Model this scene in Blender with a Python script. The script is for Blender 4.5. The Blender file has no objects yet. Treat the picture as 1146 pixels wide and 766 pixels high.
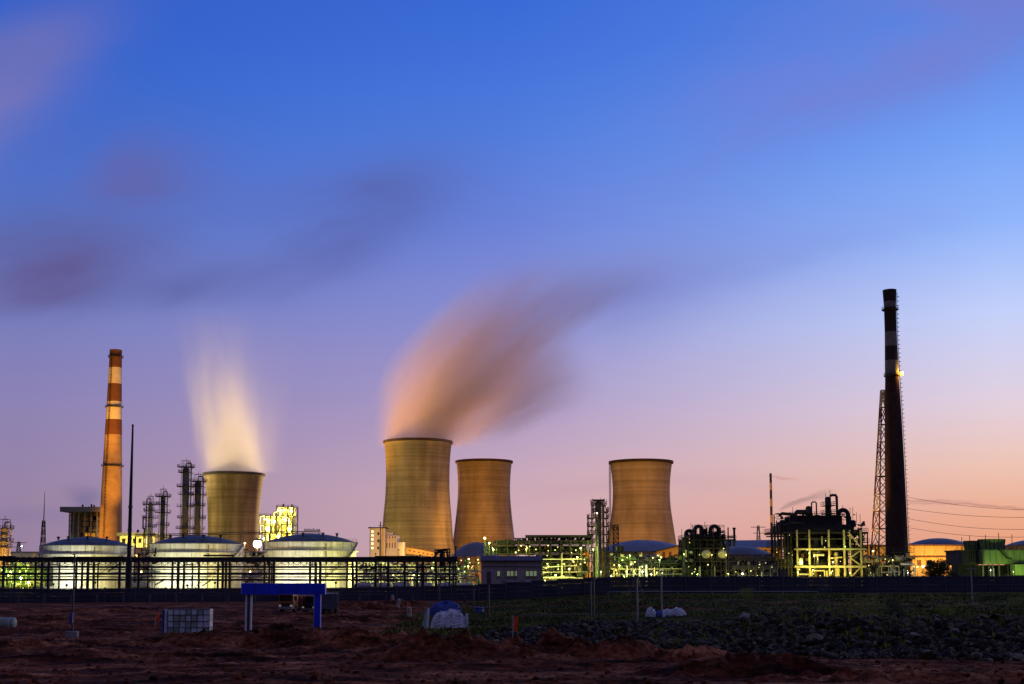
import bpy, math, random
import numpy as np
from mathutils import Vector, Matrix

random.seed(7)
np.random.seed(7)
SC = bpy.context.scene
COL = SC.collection

# ------------------------------------------------------------------ camera
F = 1300.0                       # focal length in photo pixels (photo 1146 x 766)
TH = math.atan(F / 15000.0)      # small upward tilt
HOR = 640.0                      # horizon row
PY0 = HOR - F * math.tan(TH)     # principal row
H = 6.5                          # eye height
cam_d = bpy.data.cameras.new('camera')
cam = bpy.data.objects.new('camera', cam_d)
COL.objects.link(cam)
cam.location = (0, 0, H)
cam.rotation_euler = (math.pi / 2 + TH, 0, 0)
cam_d.sensor_width = 36
cam_d.lens = 36 * F / 1146
cam_d.shift_y = (PY0 - 383.0) / 1146
cam_d.clip_start = 1
cam_d.clip_end = 30000
SC.camera = cam

# ------------------------------------------------------------------ render / view
SC.render.engine = 'CYCLES'
cy = SC.cycles
cy.use_denoising = True
try:
    cy.denoiser = 'OPENIMAGEDENOISE'
except Exception:
    pass
cy.max_bounces = 6
cy.diffuse_bounces = 3
cy.glossy_bounces = 2
cy.transmission_bounces = 4
cy.volume_bounces = 2
cy.transparent_max_bounces = 8
cy.sample_clamp_indirect = 4
cy.caustics_reflective = False
cy.caustics_refractive = False
try:
    cy.volume_max_steps = 160
except Exception:
    pass
VS = SC.view_settings
VS.view_transform = 'Standard'
VS.look = 'None'
VS.exposure = 0
VS.gamma = 1


def s2l(c):
    return tuple(((v / 255) / 12.92 if v / 255 <= 0.04045 else ((v / 255 + 0.055) / 1.055) ** 2.4) for v in c)


def ray(px, py):
    u = (px - 573) / F
    v = (PY0 - py) / F
    c, s = math.cos(TH), math.sin(TH)
    return Vector((u, c - v * s, s + v * c))


def at(px, py, Y):
    d = ray(px, py)
    t = Y / d.y
    return Vector((d.x * t, Y, H + d.z * t))


def X(px, Y):
    return at(px, HOR, Y).x


def Z(py, Y):
    return at(573, py, Y).z


def S(Y):                         # metres per photo pixel at distance Y
    return X(574, Y) - X(573, Y)


# ------------------------------------------------------------------ dusk sky (world)
W = bpy.data.worlds.new('World')
SC.world = W
W.use_nodes = True
nt = W.node_tree
for n in list(nt.nodes):
    nt.nodes.remove(n)
NL = nt.links


def wm(op, a, b=None, c=None, clamp=False):
    n = nt.nodes.new('ShaderNodeMath')
    n.operation = op
    n.use_clamp = clamp
    for i, v in enumerate((a, b, c)):
        if v is None:
            continue
        if isinstance(v, (int, float)):
            n.inputs[i].default_value = v
        else:
            NL.new(v, n.inputs[i])
    return n.outputs[0]


def wmix(fac, a, b):
    n = nt.nodes.new('ShaderNodeMix')
    n.data_type = 'RGBA'
    for sock, v in ((n.inputs['Factor'], fac), (n.inputs[6], a), (n.inputs[7], b)):
        if isinstance(v, (int, float)):
            sock.default_value = v
        elif isinstance(v, tuple):
            sock.default_value = (*v, 1)
        else:
            NL.new(v, sock)
    return n.outputs[2]


def wrange(v, a, b, smooth=True):
    n = nt.nodes.new('ShaderNodeMapRange')
    n.interpolation_type = 'SMOOTHSTEP' if smooth else 'LINEAR'
    NL.new(v, n.inputs['Value'])
    n.inputs['From Min'].default_value = a
    n.inputs['From Max'].default_value = b
    n.clamp = True
    return n.outputs[0]


tc = nt.nodes.new('ShaderNodeTexCoord')
sep = nt.nodes.new('ShaderNodeSeparateXYZ')
NL.new(tc.outputs['Generated'], sep.inputs[0])
dx, dy, dz = sep.outputs
SUN_AZ = 34.0                     # sunset lies to the right of the view, degrees east of +Y


def ramp(px, stops, zen):
    n = nt.nodes.new('ShaderNodeValToRGB')
    r = n.color_ramp
    r.interpolation = 'B_SPLINE' if False else 'EASE' if False else 'LINEAR'
    pts = []
    for y, c in stops:
        d = ray(px, y).normalized()
        pts.append((d.z, s2l(c)))
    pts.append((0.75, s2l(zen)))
    pts.sort(key=lambda t: t[0])
    while len(r.elements) < len(pts):
        r.elements.new(0.5)
    for e, (p, c) in zip(r.elements, pts):
        e.position = max(0, min(1, p))
        e.color = (*c, 1)
    NL.new(dz, n.inputs[0])
    return n.outputs[0]


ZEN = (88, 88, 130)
rampL = ramp(30, [(0, (46, 95, 200)), (75, (54, 100, 202)), (150, (66, 107, 202)), (250, (88, 116, 198)), (350, (119, 126, 190)),
                  (450, (141, 131, 180)), (550, (152, 132, 165)), (640, (150, 126, 155))], ZEN)
rampC = ramp(573, [(0, (58, 106, 214)), (75, (68, 115, 218)), (150, (81, 125, 221)), (250, (106, 130, 216)), (350, (138, 143, 210)),
                   (450, (170, 154, 198)), (550, (206, 170, 183)), (640, (213, 170, 174))], ZEN)
rampR = ramp(1116, [(0, (84, 134, 230)), (75, (98, 147, 238)), (150, (116, 162, 246)), (250, (147, 182, 251)), (350, (196, 209, 250)),
                    (450, (226, 208, 222)), (520, (238, 196, 180)), (580, (236, 170, 138)), (640, (226, 150, 115))], ZEN)
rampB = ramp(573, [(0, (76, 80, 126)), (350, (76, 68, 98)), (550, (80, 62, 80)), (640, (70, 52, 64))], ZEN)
# angle away from the sunset azimuth
hl = wm('SQRT', wm('ADD', wm('ADD', wm('MULTIPLY', dx, dx), wm('MULTIPLY', dy, dy)), 1e-6))
sa, ca = math.sin(math.radians(SUN_AZ)), math.cos(math.radians(SUN_AZ))
cosang = wm('DIVIDE', wm('ADD', wm('MULTIPLY', dx, sa), wm('MULTIPLY', dy, ca)), hl)
ang = wm('MULTIPLY', wm('ARCCOSINE', wm('MINIMUM', wm('MAXIMUM', cosang, -1.0), 1.0)), 180 / math.pi)
fRC = wrange(ang, 11, 34, False)
fCL = wrange(ang, 34, 57, False)
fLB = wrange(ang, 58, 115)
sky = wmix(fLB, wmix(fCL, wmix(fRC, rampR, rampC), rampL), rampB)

# thin wind-drawn dusk clouds, fixed in the sky
ysafe = wm('MAXIMUM', dy, 0.05)
gx = wm('DIVIDE', dx, ysafe)
gy = wm('DIVIDE', dz, ysafe)
front = wrange(dy, 0.2, 0.5)
comb = nt.nodes.new('ShaderNodeCombineXYZ')
NL.new(wm('MULTIPLY', wm('ADD', gx, wm('MULTIPLY', gy, 0.6)), 5.0), comb.inputs[0])
NL.new(wm('MULTIPLY', wm('SUBTRACT', gy, wm('MULTIPLY', gx, 0.35)), 15.0), comb.inputs[1])
noi = nt.nodes.new('ShaderNodeTexNoise')
noi.inputs['Scale'].default_value = 1.0
noi.inputs['Detail'].default_value = 5.0
noi.inputs['Roughness'].default_value = 0.45
NL.new(comb.outputs[0], noi.inputs['Vector'])
nv = wm('SUBTRACT', noi.outputs[0], 0.5)
wx = wm('ADD', gx, wm('MULTIPLY', nv, 0.10))
wy = wm('ADD', gy, wm('MULTIPLY', nv, 0.05))


def cloud(sky, px, py, rx, ry, tilt, col, amt):
    d = ray(px, py)
    cxx, cyy = d.x / d.y, d.z / d.y
    k = 1 / F
    a = math.radians(tilt)
    ex = wm('SUBTRACT', wx, cxx)
    ey = wm('SUBTRACT', wy, cyy)
    u = wm('DIVIDE', wm('ADD', wm('MULTIPLY', ex, math.cos(a)), wm('MULTIPLY', ey, math.sin(a))), rx * k * 1.3)
    v = wm('DIVIDE', wm('SUBTRACT', wm('MULTIPLY', ey, math.cos(a)), wm('MULTIPLY', ex, math.sin(a))), ry * k * (1.5 if ry > 5 else 1))
    q = wm('ADD', wm('MULTIPLY', u, u), wm('MULTIPLY', v, v))
    g = wm('POWER', math.e, wm('MULTIPLY', q, -1.0))
    tex = wm('ADD', 0.78, wm('MULTIPLY', nv, 2.6))
    f = wm('MULTIPLY', wm('MULTIPLY', g, wm('MULTIPLY', tex, amt)), front, clamp=True)
    return wmix(f, sky, s2l(col))


for c in [(-10, 105, 105, 38, 38, (130, 122, 182), .95), (30, 60, 70, 30, 20, (95, 108, 185), .6),
          (160, 190, 70, 34, -8, (98, 102, 172), .75), (-10, 270, 120, 26, 4, (92, 94, 152), .85),
          (60, 305, 90, 26, 10, (96, 84, 138), .95), (215, 318, 75, 14, 8, (95, 102, 165), .7),
          (390, 245, 95, 34, 24, (88, 94, 160), .9), (1000, 55, 220, 52, 24, (120, 126, 208), .62),
          (1120, 0, 120, 40, 15, (122, 120, 195), .45), (690, 330, 120, 30, 16, (118, 122, 190), .55),
          (900, 280, 130, 18, 14, (128, 145, 222), .35), (102, 556, 16, 11, 0, (112, 106, 150), .7),
          (30, 580, 60, 8, 0, (132, 118, 158), .6), (1090, 566, 60, 1.6, -3, (175, 120, 118), .8),
          (890, 526, 16, 1.2, 3, (200, 140, 130), .5),
          (1035, 560, 30, 1.3, -3, (180, 128, 122), .7), (700, 545, 120, 9, 2, (196, 160, 176), .5)]:
    sky = cloud(sky, *c)
bg = nt.nodes.new('ShaderNodeBackground')
NL.new(sky, bg.inputs['Color'])
bg.inputs['Strength'].default_value = 1.0
out = nt.nodes.new('ShaderNodeOutputWorld')
NL.new(bg.outputs[0], out.inputs[0])

# the sun has just set on the right: only a faint, broad glow is left
sd = bpy.data.lights.new('sun_glow', 'SUN')
so = bpy.data.objects.new('sun_glow', sd)
COL.objects.link(so)
sd.energy = 0.5
sd.angle = math.radians(20)
sd.color = (1, .62, .42)
so.rotation_euler = (math.radians(86), 0, math.radians(-SUN_AZ))
so.rotation_euler = Vector((-sa, -ca, -math.tan(math.radians(7)))).to_track_quat('-Z', 'Y').to_euler()

# ------------------------------------------------------------------ materials
M = {}


def mat(name, col, rough=.75, metal=0.0, var=.25, scale=.6, bump=0.0, bscale=4.0, stretch=(1, 1, 1), col2=None, spec=.3):
    m = bpy.data.materials.new(name)
    m.use_nodes = True
    t = m.node_tree
    b = t.nodes['Principled BSDF']
    b.inputs['Roughness'].default_value = rough
    b.inputs['Metallic'].default_value = metal
    b.inputs['Specular IOR Level'].default_value = spec
    c = t.nodes.new('ShaderNodeTexCoord')
    mp = t.nodes.new('ShaderNodeMapping')
    mp.inputs['Scale'].default_value = stretch
    t.links.new(c.outputs['Object'], mp.inputs[0])
    n = t.nodes.new('ShaderNodeTexNoise')
    n.inputs['Scale'].default_value = scale
    n.inputs['Detail'].default_value = 6
    n.inputs['Roughness'].default_value = .6
    t.links.new(mp.outputs[0], n.inputs['Vector'])
    r = t.nodes.new('ShaderNodeValToRGB')
    r.color_ramp.elements[0].position = .3 if name != 'rock' else .48
    r.color_ramp.elements[1].position = .72 if name != 'rock' else .74
    lo = tuple(v * (1 - var) for v in col)
    hi = tuple(min(1, v * (1 + var * .7)) for v in col) if col2 is None else col2
    r.color_ramp.elements[0].color = (*lo, 1)
    r.color_ramp.elements[1].color = (*hi, 1)
    t.links.new(n.outputs[0], r.inputs[0])
    t.links.new(r.outputs[0], b.inputs['Base Color'])
    if bump:
        n2 = t.nodes.new('ShaderNodeTexNoise')
        n2.inputs['Scale'].default_value = bscale
        n2.inputs['Detail'].default_value = 5
        t.links.new(c.outputs['Object'], n2.inputs['Vector'])
        bp = t.nodes.new('ShaderNodeBump')
        bp.inputs['Strength'].default_value = bump
        bp.inputs['Distance'].default_value = .2
        t.links.new(n2.outputs[0], bp.inputs['Height'])
        t.links.new(bp.outputs[0], b.inputs['Normal'])
    M[name] = m
    return m


def emit(name, col, st):
    m = bpy.data.materials.new(name)
    m.use_nodes = True
    t = m.node_tree
    b = t.nodes['Principled BSDF']
    b.inputs['Base Color'].default_value = (.8, .8, .8, 1)
    b.inputs['Emission Color'].default_value = (*col, 1)
    b.inputs['Emission Strength'].default_value = st
    try:
        m.cycles.emission_sampling = 'NONE'
    except Exception:
        pass
    M[name] = m
    return m


mat('steel_dark', (.035, .037, .042), .55, .2, .4, .8)
mat('steel_mid', (.11, .115, .12), .5, .3, .35, .8)
mat('steel_light', (.34, .35, .34), .45, .2, .3, .9)
mat('steel_pale', (.55, .56, .53), .5, .1, .2, .9)
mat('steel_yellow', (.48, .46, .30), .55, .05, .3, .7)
mat('pipe_alu', (.42, .43, .43), .35, .6, .25, 1.2)
mat('rust', (.17, .08, .045), .8, 0, .4, .9)
mat('tank_white', (.74, .76, .68), .5, 0, .34, .8, stretch=(1, 1, .06))
mat('tank_roof', (.055, .06, .085), .5, .1, .25, .3)
mat('roof_blue', (.12, .14, .19), .5, .1, .25, .2)
mat('roof_grey', (.19, .21, .27), .5, .1, .2, .2)
mat('wall_cream', (.60, .55, .45), .8, 0, .18, .3)
mat('wall_white', (.66, .64, .58), .8, 0, .15, .3)
mat('wall_grey', (.24, .23, .23), .85, 0, .25, .3)
mat('wall_render', (.50, .44, .40), .85, 0, .2, .3)
mat('roof_pale_blue', (.30, .33, .50), .5, .1, .2, .2)
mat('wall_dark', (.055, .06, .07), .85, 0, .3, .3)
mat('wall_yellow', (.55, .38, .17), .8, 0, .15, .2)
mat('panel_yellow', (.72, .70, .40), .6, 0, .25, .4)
mat('panel_green', (.20, .31, .13), .6, 0, .3, .5, stretch=(1, 1, .3))
mat('chimney_red', (.17, .07, .03), .85, 0, .25, .3, bump=.3, bscale=2)
mat('chimney_white', (.66, .60, .42), .85, 0, .18, .3)
mat('brick_tan', (.40, .27, .15), .9, 0, .22, .25, bump=.3, bscale=2)
mat('brick_dark', (.055, .033, .028), .9, 0, .35, .25, bump=.4, bscale=1.5)
mat('band_black', (.04, .032, .03), .8, 0, .3, .5)
mat('band_grey', (.22, .22, .22), .8, 0, .25, .5)
mat('perimeter', (.045, .05, .075), .85, 0, .35, .25, stretch=(1, 1, .4))
mat('perimeter_post', (.08, .09, .12), .85, 0, .25, .5)
mat('blue_paint', (.012, .05, .80), .5, 0, .32, 1.3, stretch=(1, 1, .5))
mat('blue_tarp', (.05, .09, .34), .5, 0, .3, .8, bump=.5, bscale=1.5)
mat('white_sheet', (.70, .74, .78), .45, 0, .3, 1.0, bump=.6, bscale=2)
mat('green_sheet', (.34, .45, .34), .5, 0, .3, 1.2, bump=.4, bscale=3)
mat('glass_block', (.66, .80, .74), .3, 0, .2, 1.0)
mat('white_paint', (.84, .86, .86), .5, 0, .12, 1.0)
mat('concrete', (.30, .29, .27), .85, 0, .25, 1.0, bump=.2)
mat('orange_cloth', (.85, .12, .02), .6, 0, .15, 2)
mat('truck_orange', (.42, .15, .03), .45, 0, .3, 1.5)
mat('truck_grey', (.09, .10, .115), .5, .1, .3, 1.2)
mat('truck_blue', (.05, .07, .16), .45, 0, .3, 1.2)
mat('truck_red', (.16, .03, .02), .6, 0, .35, 1.2)
mat('rubber', (.02, .02, .02), .9, 0, .2, 2)
mat('glass_dark', (.02, .025, .03), .1, 0, .1, 1, spec=.5)
mat('wood', (.20, .15, .10), .85, 0, .3, 2, stretch=(3, 3, .4))
mat('bark', (.06, .045, .03), .9, 0, .3, 2)
mat('leaf', (.045, .07, .006), .7, 0, .5, 1.0)
mat('leaf_light', (.21, .26, .022), .7, 0, .5, 1.0)
mat('rock', (.020, .016, .008), .85, 0, .4, 1.7, bump=.6, bscale=3, col2=(.27, .215, .12))
mat('rock_pale', (.26, .22, .15), .85, 0, .4, .9, bump=.5, bscale=3)
emit('glow_orange', (1, .48, .08), 5)
emit('glow_aviation', (1, .36, .03), 1.8)
emit('glow_tiny', (1, .78, .22), 2.2)
emit('glow_tiny_green', (.75, 1, .22), 1.6)
emit('glow_white', (1, .9, .6), 8)
emit('glow_green', (.62, 1, .12), 3)
emit('glow_yellow', (1, .80, .16), 4)
emit('window_lit', (1, .85, .45), 1.3)
emit('window_green', (.62, .80, .18), .16)
emit('headlamp', (1, .95, .8), .12)


def tower_concrete(name, base, seed, stain):
    """board-marked concrete: casting lifts, run-off streaks, blotches"""
    m = bpy.data.materials.new(name)
    m.use_nodes = True
    t = m.node_tree
    L = t.links
    b = t.nodes['Principled BSDF']
    b.inputs['Roughness'].default_value = .9
    b.inputs['Specular IOR Level'].default_value = .15
    c = t.nodes.new('ShaderNodeTexCoord')
    off = t.nodes.new('ShaderNodeMapping')
    off.inputs['Location'].default_value = (seed * 31, seed * 17, seed * 5)
    L.new(c.outputs['Object'], off.inputs[0])
    sp = t.nodes.new('ShaderNodeSeparateXYZ')
    L.new(c.outputs['Object'], sp.inputs[0])

    def noise(scale, st, det=5):
        mp = t.nodes.new('ShaderNodeMapping')
        mp.inputs['Scale'].default_value = st
        L.new(off.outputs[0], mp.inputs[0])
        n = t.nodes.new('ShaderNodeTexNoise')
        n.inputs['Scale'].default_value = scale
        n.inputs['Detail'].default_value = det
        L.new(mp.outputs[0], n.inputs['Vector'])
        return n.outputs[0]

    def rng(v, a, bb, lo, hi):
        n = t.nodes.new('ShaderNodeMapRange')
        n.inputs[1].default_value = a
        n.inputs[2].default_value = bb
        n.inputs[3].default_value = lo
        n.inputs[4].default_value = hi
        L.new(v, n.inputs[0])
        return n.outputs[0]

    def mul(a, bb):
        n = t.nodes.new('ShaderNodeMath')
        n.operation = 'MULTIPLY'
        for i, v in enumerate((a, bb)):
            if isinstance(v, (int, float)):
                n.inputs[i].default_value = v
            else:
                L.new(v, n.inputs[i])
        return n.outputs[0]
    # lifts: every ~2.6 m a thin joint and a slightly different pour
    fr = t.nodes.new('ShaderNodeMath')
    fr.operation = 'MODULO'
    L.new(sp.outputs[2], fr.inputs[0])
    fr.inputs[1].default_value = 2.6
    joint = rng(fr.outputs[0], 0.0, .7, .80, 1.0)
    pour = rng(noise(.5, (.02, .02, .8), 2), .35, .65, .84, 1.12)
    streak = rng(noise(.16, (1, 1, .045), 7), .36, .60, 1.0 - stain, 1.04)
    blotch = rng(noise(.045, (1, 1, .55), 6), .36, .60, .68, 1.1)
    fine = rng(noise(1.4, (1, 1, 1), 3), .35, .65, .86, 1.1)
    v = mul(mul(mul(mul(joint, pour), streak), blotch), fine)
    mx = t.nodes.new('ShaderNodeMix')
    mx.data_type = 'RGBA'
    mx.blend_type = 'MULTIPLY'
    mx.inputs[0].default_value = 1
    mx.inputs[6].default_value = (*base, 1)
    L.new(v, mx.inputs[7])
    L.new(mx.outputs[2], b.inputs['Base Color'])
    bp = t.nodes.new('ShaderNodeBump')
    bp.inputs['Strength'].default_value = .5
    bp.inputs['Distance'].default_value = .3
    L.new(joint, bp.inputs['Height'])
    L.new(bp.outputs[0], b.inputs['Normal'])
    M[name] = m
    return m


tower_concrete('tower_a', (.38, .34, .24), 1, .42)
tower_concrete('tower_b', (.38, .33, .22), 2, .22)
tower_concrete('tower_c', (.40, .32, .21), 3, .16)
tower_concrete('tower_d', (.38, .31, .21), 4, .16)


def soil_mat():
    m = bpy.data.materials.new('soil')
    m.use_nodes = True
    t = m.node_tree
    L = t.links
    b = t.nodes['Principled BSDF']
    b.inputs['Roughness'].default_value = .95
    b.inputs['Specular IOR Level'].default_value = .1
    c = t.nodes.new('ShaderNodeTexCoord')

    def noise(scale, st, det=6):
        mp = t.nodes.new('ShaderNodeMapping')
        mp.inputs['Scale'].default_value = st
        L.new(c.outputs['Object'], mp.inputs[0])
        n = t.nodes.new('ShaderNodeTexNoise')
        n.inputs['Scale'].default_value = scale
        n.inputs['Detail'].default_value = det
        n.inputs['Roughness'].default_value = .65
        L.new(mp.outputs[0], n.inputs['Vector'])
        return n.outputs[0]
    r = t.nodes.new('ShaderNodeValToRGB')
    e = r.color_ramp.elements
    e[0].position = .38
    e[0].color = (.06, .017, .006, 1)
    e[1].position = .66
    e[1].color = (.60, .25, .12, 1)
    k = e.new(.5)
    k.color = (.28, .082, .030, 1)
    L.new(noise(.35, (.5, 1.3, 1)), r.inputs[0])
    r2 = t.nodes.new('ShaderNodeValToRGB')
    r2.color_ramp.elements[0].position = .35
    r2.color_ramp.elements[1].position = .65
    r2.color_ramp.elements[0].color = (.30, .28, .28, 1)
    r2.color_ramp.elements[1].color = (1.4, 1.4, 1.4, 1)
    L.new(noise(2.4, (1, 1, 1), 4), r2.inputs[0])
    mx = t.nodes.new('ShaderNodeMix')
    mx.data_type = 'RGBA'
    mx.blend_type = 'MULTIPLY'
    mx.inputs[0].default_value = 1
    L.new(r.outputs[0], mx.inputs[6])
    L.new(r2.outputs[0], mx.inputs[7])
    wet = t.nodes.new('ShaderNodeValToRGB')
    wet.color_ramp.elements[0].position = .40
    wet.color_ramp.elements[0].color = (.34, .26, .26, 1)
    wet.color_ramp.elements[1].position = .60
    wet.color_ramp.elements[1].color = (1.05, 1.0, 1.0, 1)
    L.new(noise(.11, (.35, 1.5, 1), 6), wet.inputs[0])
    mw = t.nodes.new('ShaderNodeMix')
    mw.data_type = 'RGBA'
    mw.blend_type = 'MULTIPLY'
    mw.inputs[0].default_value = 1
    L.new(mx.outputs[2], mw.inputs[6])
    L.new(wet.outputs[0], mw.inputs[7])
    mx = mw
    sp = t.nodes.new('ShaderNodeSeparateXYZ')
    L.new(c.outputs['Object'], sp.inputs[0])

    def ss(v, a, bb):
        n = t.nodes.new('ShaderNodeMapRange')
        n.interpolation_type = 'SMOOTHSTEP'
        L.new(v, n.inputs[0])
        n.inputs[1].default_value = a
        n.inputs[2].default_value = bb
        return n.outputs[0]

    def mm(op, a, bb):
        n = t.nodes.new('ShaderNodeMath')
        n.operation = op
        for i, v in enumerate((a, bb)):
            if isinstance(v, (int, float)):
                n.inputs[i].default_value = v
            else:
                L.new(v, n.inputs[i])
        return n.outputs[0]
    patch = noise(.09, (.5, 1.6, 1), 5)
    wob = mm('MULTIPLY', mm('SUBTRACT', patch, .5), 40)
    area = mm('MULTIPLY', ss(mm('ADD', sp.outputs[0], wob), -14, -4), ss(mm('ADD', sp.outputs[1], wob), 104, 122))
    area = mm('MULTIPLY', area, ss(patch, .36, .48))
    # dark stony earth under the rock bank
    bank = mm('MULTIPLY', ss(mm('ADD', sp.outputs[1], mm('MULTIPLY', sp.outputs[0], .33)), 97, 101), ss(sp.outputs[0], -3, 6))
    bank = mm('MULTIPLY', bank, mm('SUBTRACT', 1.0, ss(mm('ADD', sp.outputs[1], mm('MULTIPLY', sp.outputs[0], .33)), 116, 124)))
    area = mm('MAXIMUM', area, bank)
    turf = t.nodes.new('ShaderNodeValToRGB')
    turf.color_ramp.elements[0].position = .35
    turf.color_ramp.elements[0].color = (.014, .014, .003, 1)
    turf.color_ramp.elements[1].position = .68
    turf.color_ramp.elements[1].color = (.075, .095, .007, 1)
    L.new(noise(.5, (.4, 1.5, 1), 5), turf.inputs[0])
    mt_ = t.nodes.new('ShaderNodeMix')
    mt_.data_type = 'RGBA'
    L.new(area, mt_.inputs[0])
    L.new(mx.outputs[2], mt_.inputs[6])
    L.new(turf.outputs[0], mt_.inputs[7])
    L.new(mt_.outputs[2], b.inputs['Base Color'])
    bp = t.nodes.new('ShaderNodeBump')
    bp.inputs['Strength'].default_value = .9
    bp.inputs['Distance'].default_value = .35
    L.new(noise(1.8, (1, 1, 1), 8), bp.inputs['Height'])
    L.new(bp.outputs[0], b.inputs['Normal'])
    M['soil'] = m


soil_mat()


# ------------------------------------------------------------------ mesh helpers
class MB:
    def __init__(s):
        s.v, s.f = [], []

    def add(s, vs, fs):
        o = len(s.v)
        s.v += [tuple(v) for v in vs]
        s.f += [tuple(i + o for i in f) for f in fs]
        return s

    def box(s, c, d, rz=0.0):
        hx, hy, hz = d[0] / 2, d[1] / 2, d[2] / 2
        vs = []
        cs, sn = math.cos(rz), math.sin(rz)
        for zz in (-hz, hz):
            for xx, yy in ((-hx, -hy), (hx, -hy), (hx, hy), (-hx, hy)):
                vs.append((c[0] + xx * cs - yy * sn, c[1] + xx * sn + yy * cs, c[2] + zz))
        return s.add(vs, [(3, 2, 1, 0), (4, 5, 6, 7), (0, 1, 5, 4), (1, 2, 6, 5), (2, 3, 7, 6), (3, 0, 4, 7)])

    def bar(s, a, b, w, h=None):
        a, b = Vector(a), Vector(b)
        h = h or w
        d = (b - a).normalized()
        up = Vector((0, 0, 1)) if abs(d.z) < .95 else Vector((0, 1, 0))
        r = d.cross(up).normalized()
        u = r.cross(d).normalized()
        vs = []
        for p in (a, b):
            for i, j in ((-1, -1), (1, -1), (1, 1), (-1, 1)):
                vs.append(p + r * (i * w / 2) + u * (j * h / 2))
        return s.add(vs, [(3, 2, 1, 0), (4, 5, 6, 7), (0, 1, 5, 4), (1, 2, 6, 5), (2, 3, 7, 6), (3, 0, 4, 7)])

    def tube(s, pts, r, n=8, cap=True):
        pts = [Vector(p) for p in pts]
        rs = r if isinstance(r, (list, tuple)) else [r] * len(pts)
        vs, fs = [], []
        prev = None
        for i, p in enumerate(pts):
            d = (pts[min(i + 1, len(pts) - 1)] - pts[max(i - 1, 0)]).normalized()
            if prev is None:
                up = Vector((0, 0, 1)) if abs(d.z) < .9 else Vector((0, 1, 0))
                a = d.cross(up).normalized()
            else:
                a = (prev - d * prev.dot(d)).normalized()
            prev = a
            bb = d.cross(a)
            for k in range(n):
                t = 2 * math.pi * k / n
                vs.append(p + (a * math.cos(t) + bb * math.sin(t)) * rs[i])
        for i in range(len(pts) - 1):
            for k in range(n):
                fs.append((i * n + k, i * n + (k + 1) % n, (i + 1) * n + (k + 1) % n, (i + 1) * n + k))
        if cap:
            fs.append(tuple(range(n - 1, -1, -1)))
            fs.append(tuple(range((len(pts) - 1) * n, len(pts) * n)))
        return s.add(vs, fs)

    def lathe(s, prof, n=32, c=(0, 0, 0), cap=True):
        vs, fs = [], []
        for r, z in prof:
            for k in range(n):
                t = 2 * math.pi * k / n
                vs.append((c[0] + r * math.cos(t), c[1] + r * math.sin(t), c[2] + z))
        for i in range(len(prof) - 1):
            for k in range(n):
                fs.append((i * n + k, i * n + (k + 1) % n, (i + 1) * n + (k + 1) % n, (i + 1) * n + k))
        if cap:
            if prof[0][0] > .01:
                fs.append(tuple(range(n - 1, -1, -1)))
            if prof[-1][0] > .01:
                fs.append(tuple(range((len(prof) - 1) * n, len(prof) * n)))
        return s.add(vs, fs)

    def prism(s, outline, d0, d1):
        """outline in x,z; extruded along y"""
        n = len(outline)
        vs = [(x, d0, z) for x, z in outline] + [(x, d1, z) for x, z in outline]
        fs = [tuple(range(n)), tuple(range(2 * n - 1, n - 1, -1))]
        for i in range(n):
            j = (i + 1) % n
            fs.append((i, i + n, j + n, j))
        return s.add(vs, fs)

    def build(s, name, m, parent=None, smooth=False, loc=None):
        me = bpy.data.meshes.new(name)
        me.from_pydata(s.v, [], s.f)
        me.materials.append(M[m] if isinstance(m, str) else m)
        me.update()
        if smooth:
            me.shade_smooth()
            try:
                me.set_sharp_from_angle(angle=math.radians(35))
            except Exception:
                pass
        o = bpy.data.objects.new(name, me)
        COL.objects.link(o)
        if parent:
            o.parent = parent
        if loc:
            o.location = loc
        return o


def tag(o, label=None, cat=None, group=None, kind=None):
    for k, v in (('label', label), ('category', cat), ('group', group), ('kind', kind)):
        if v:
            o[k] = v
    return o


def thing(name, label, cat, loc, rz=0.0, group=None):
    o = bpy.data.objects.new(name, None)
    COL.objects.link(o)
    o.location = loc
    o.rotation_euler = (0, 0, rz)
    o.empty_display_size = .5
    return tag(o, label, cat, group)


def bar(R, name, a, b, w, m, h=None):
    return MB().bar(a, b, w, h).build(name, m, R)


def pipe(R, name, pts, r, m, n=8):
    return MB().tube(pts, r, n).build(name, m, R, True)


def bx(R, name, c, d, m, rz=0.0):
    return MB().box(c, d, rz).build(name, m, R)


def arc(c, r, a0, a1, n=9):
    """points on an arc in the xz plane"""
    return [(c[0] + r * math.cos(math.radians(a0 + (a1 - a0) * i / n)), c[1], c[2] + r * math.sin(math.radians(a0 + (a1 - a0) * i / n))) for i in range(n + 1)]


def drum(R, name, a, b, r, m, n=16):
    a, b = Vector(a), Vector(b)
    d = (b - a).normalized()
    pts, rs = [], []
    for t, q in ((-.32, .05), (-.28, .5), (-.18, .82), (0, 1)):
        pts.append(a + d * (t * r))
        rs.append(r * q)
    for t, q in ((0, 1), (.18, .82), (.28, .5), (.32, .05)):
        pts.append(b + d * (t * r))
        rs.append(r * q)
    return MB().tube(pts, rs, n).build(name, m, R, True)


def railing(R, pts, h=1.1, w=.07, m='steel_dark', closed=False, name='handrail', step=None):
    mb = MB()
    P = [Vector(p) for p in pts]
    if closed:
        P.append(P[0])
    for a, b in zip(P[:-1], P[1:]):
        for k in (.5, 1):
            mb.bar(a + Vector((0, 0, h * k)), b + Vector((0, 0, h * k)), w)
        n = max(1, int((b - a).length / (step or 2.2)))
        for i in range(n + 1):
            q = a.lerp(b, i / n)
            mb.bar(q, q + Vector((0, 0, h)), w)
    return mb.build(name, m, R)


# ------------------------------------------------------------------ terrain
_tab = np.random.rand(256, 256)


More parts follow.
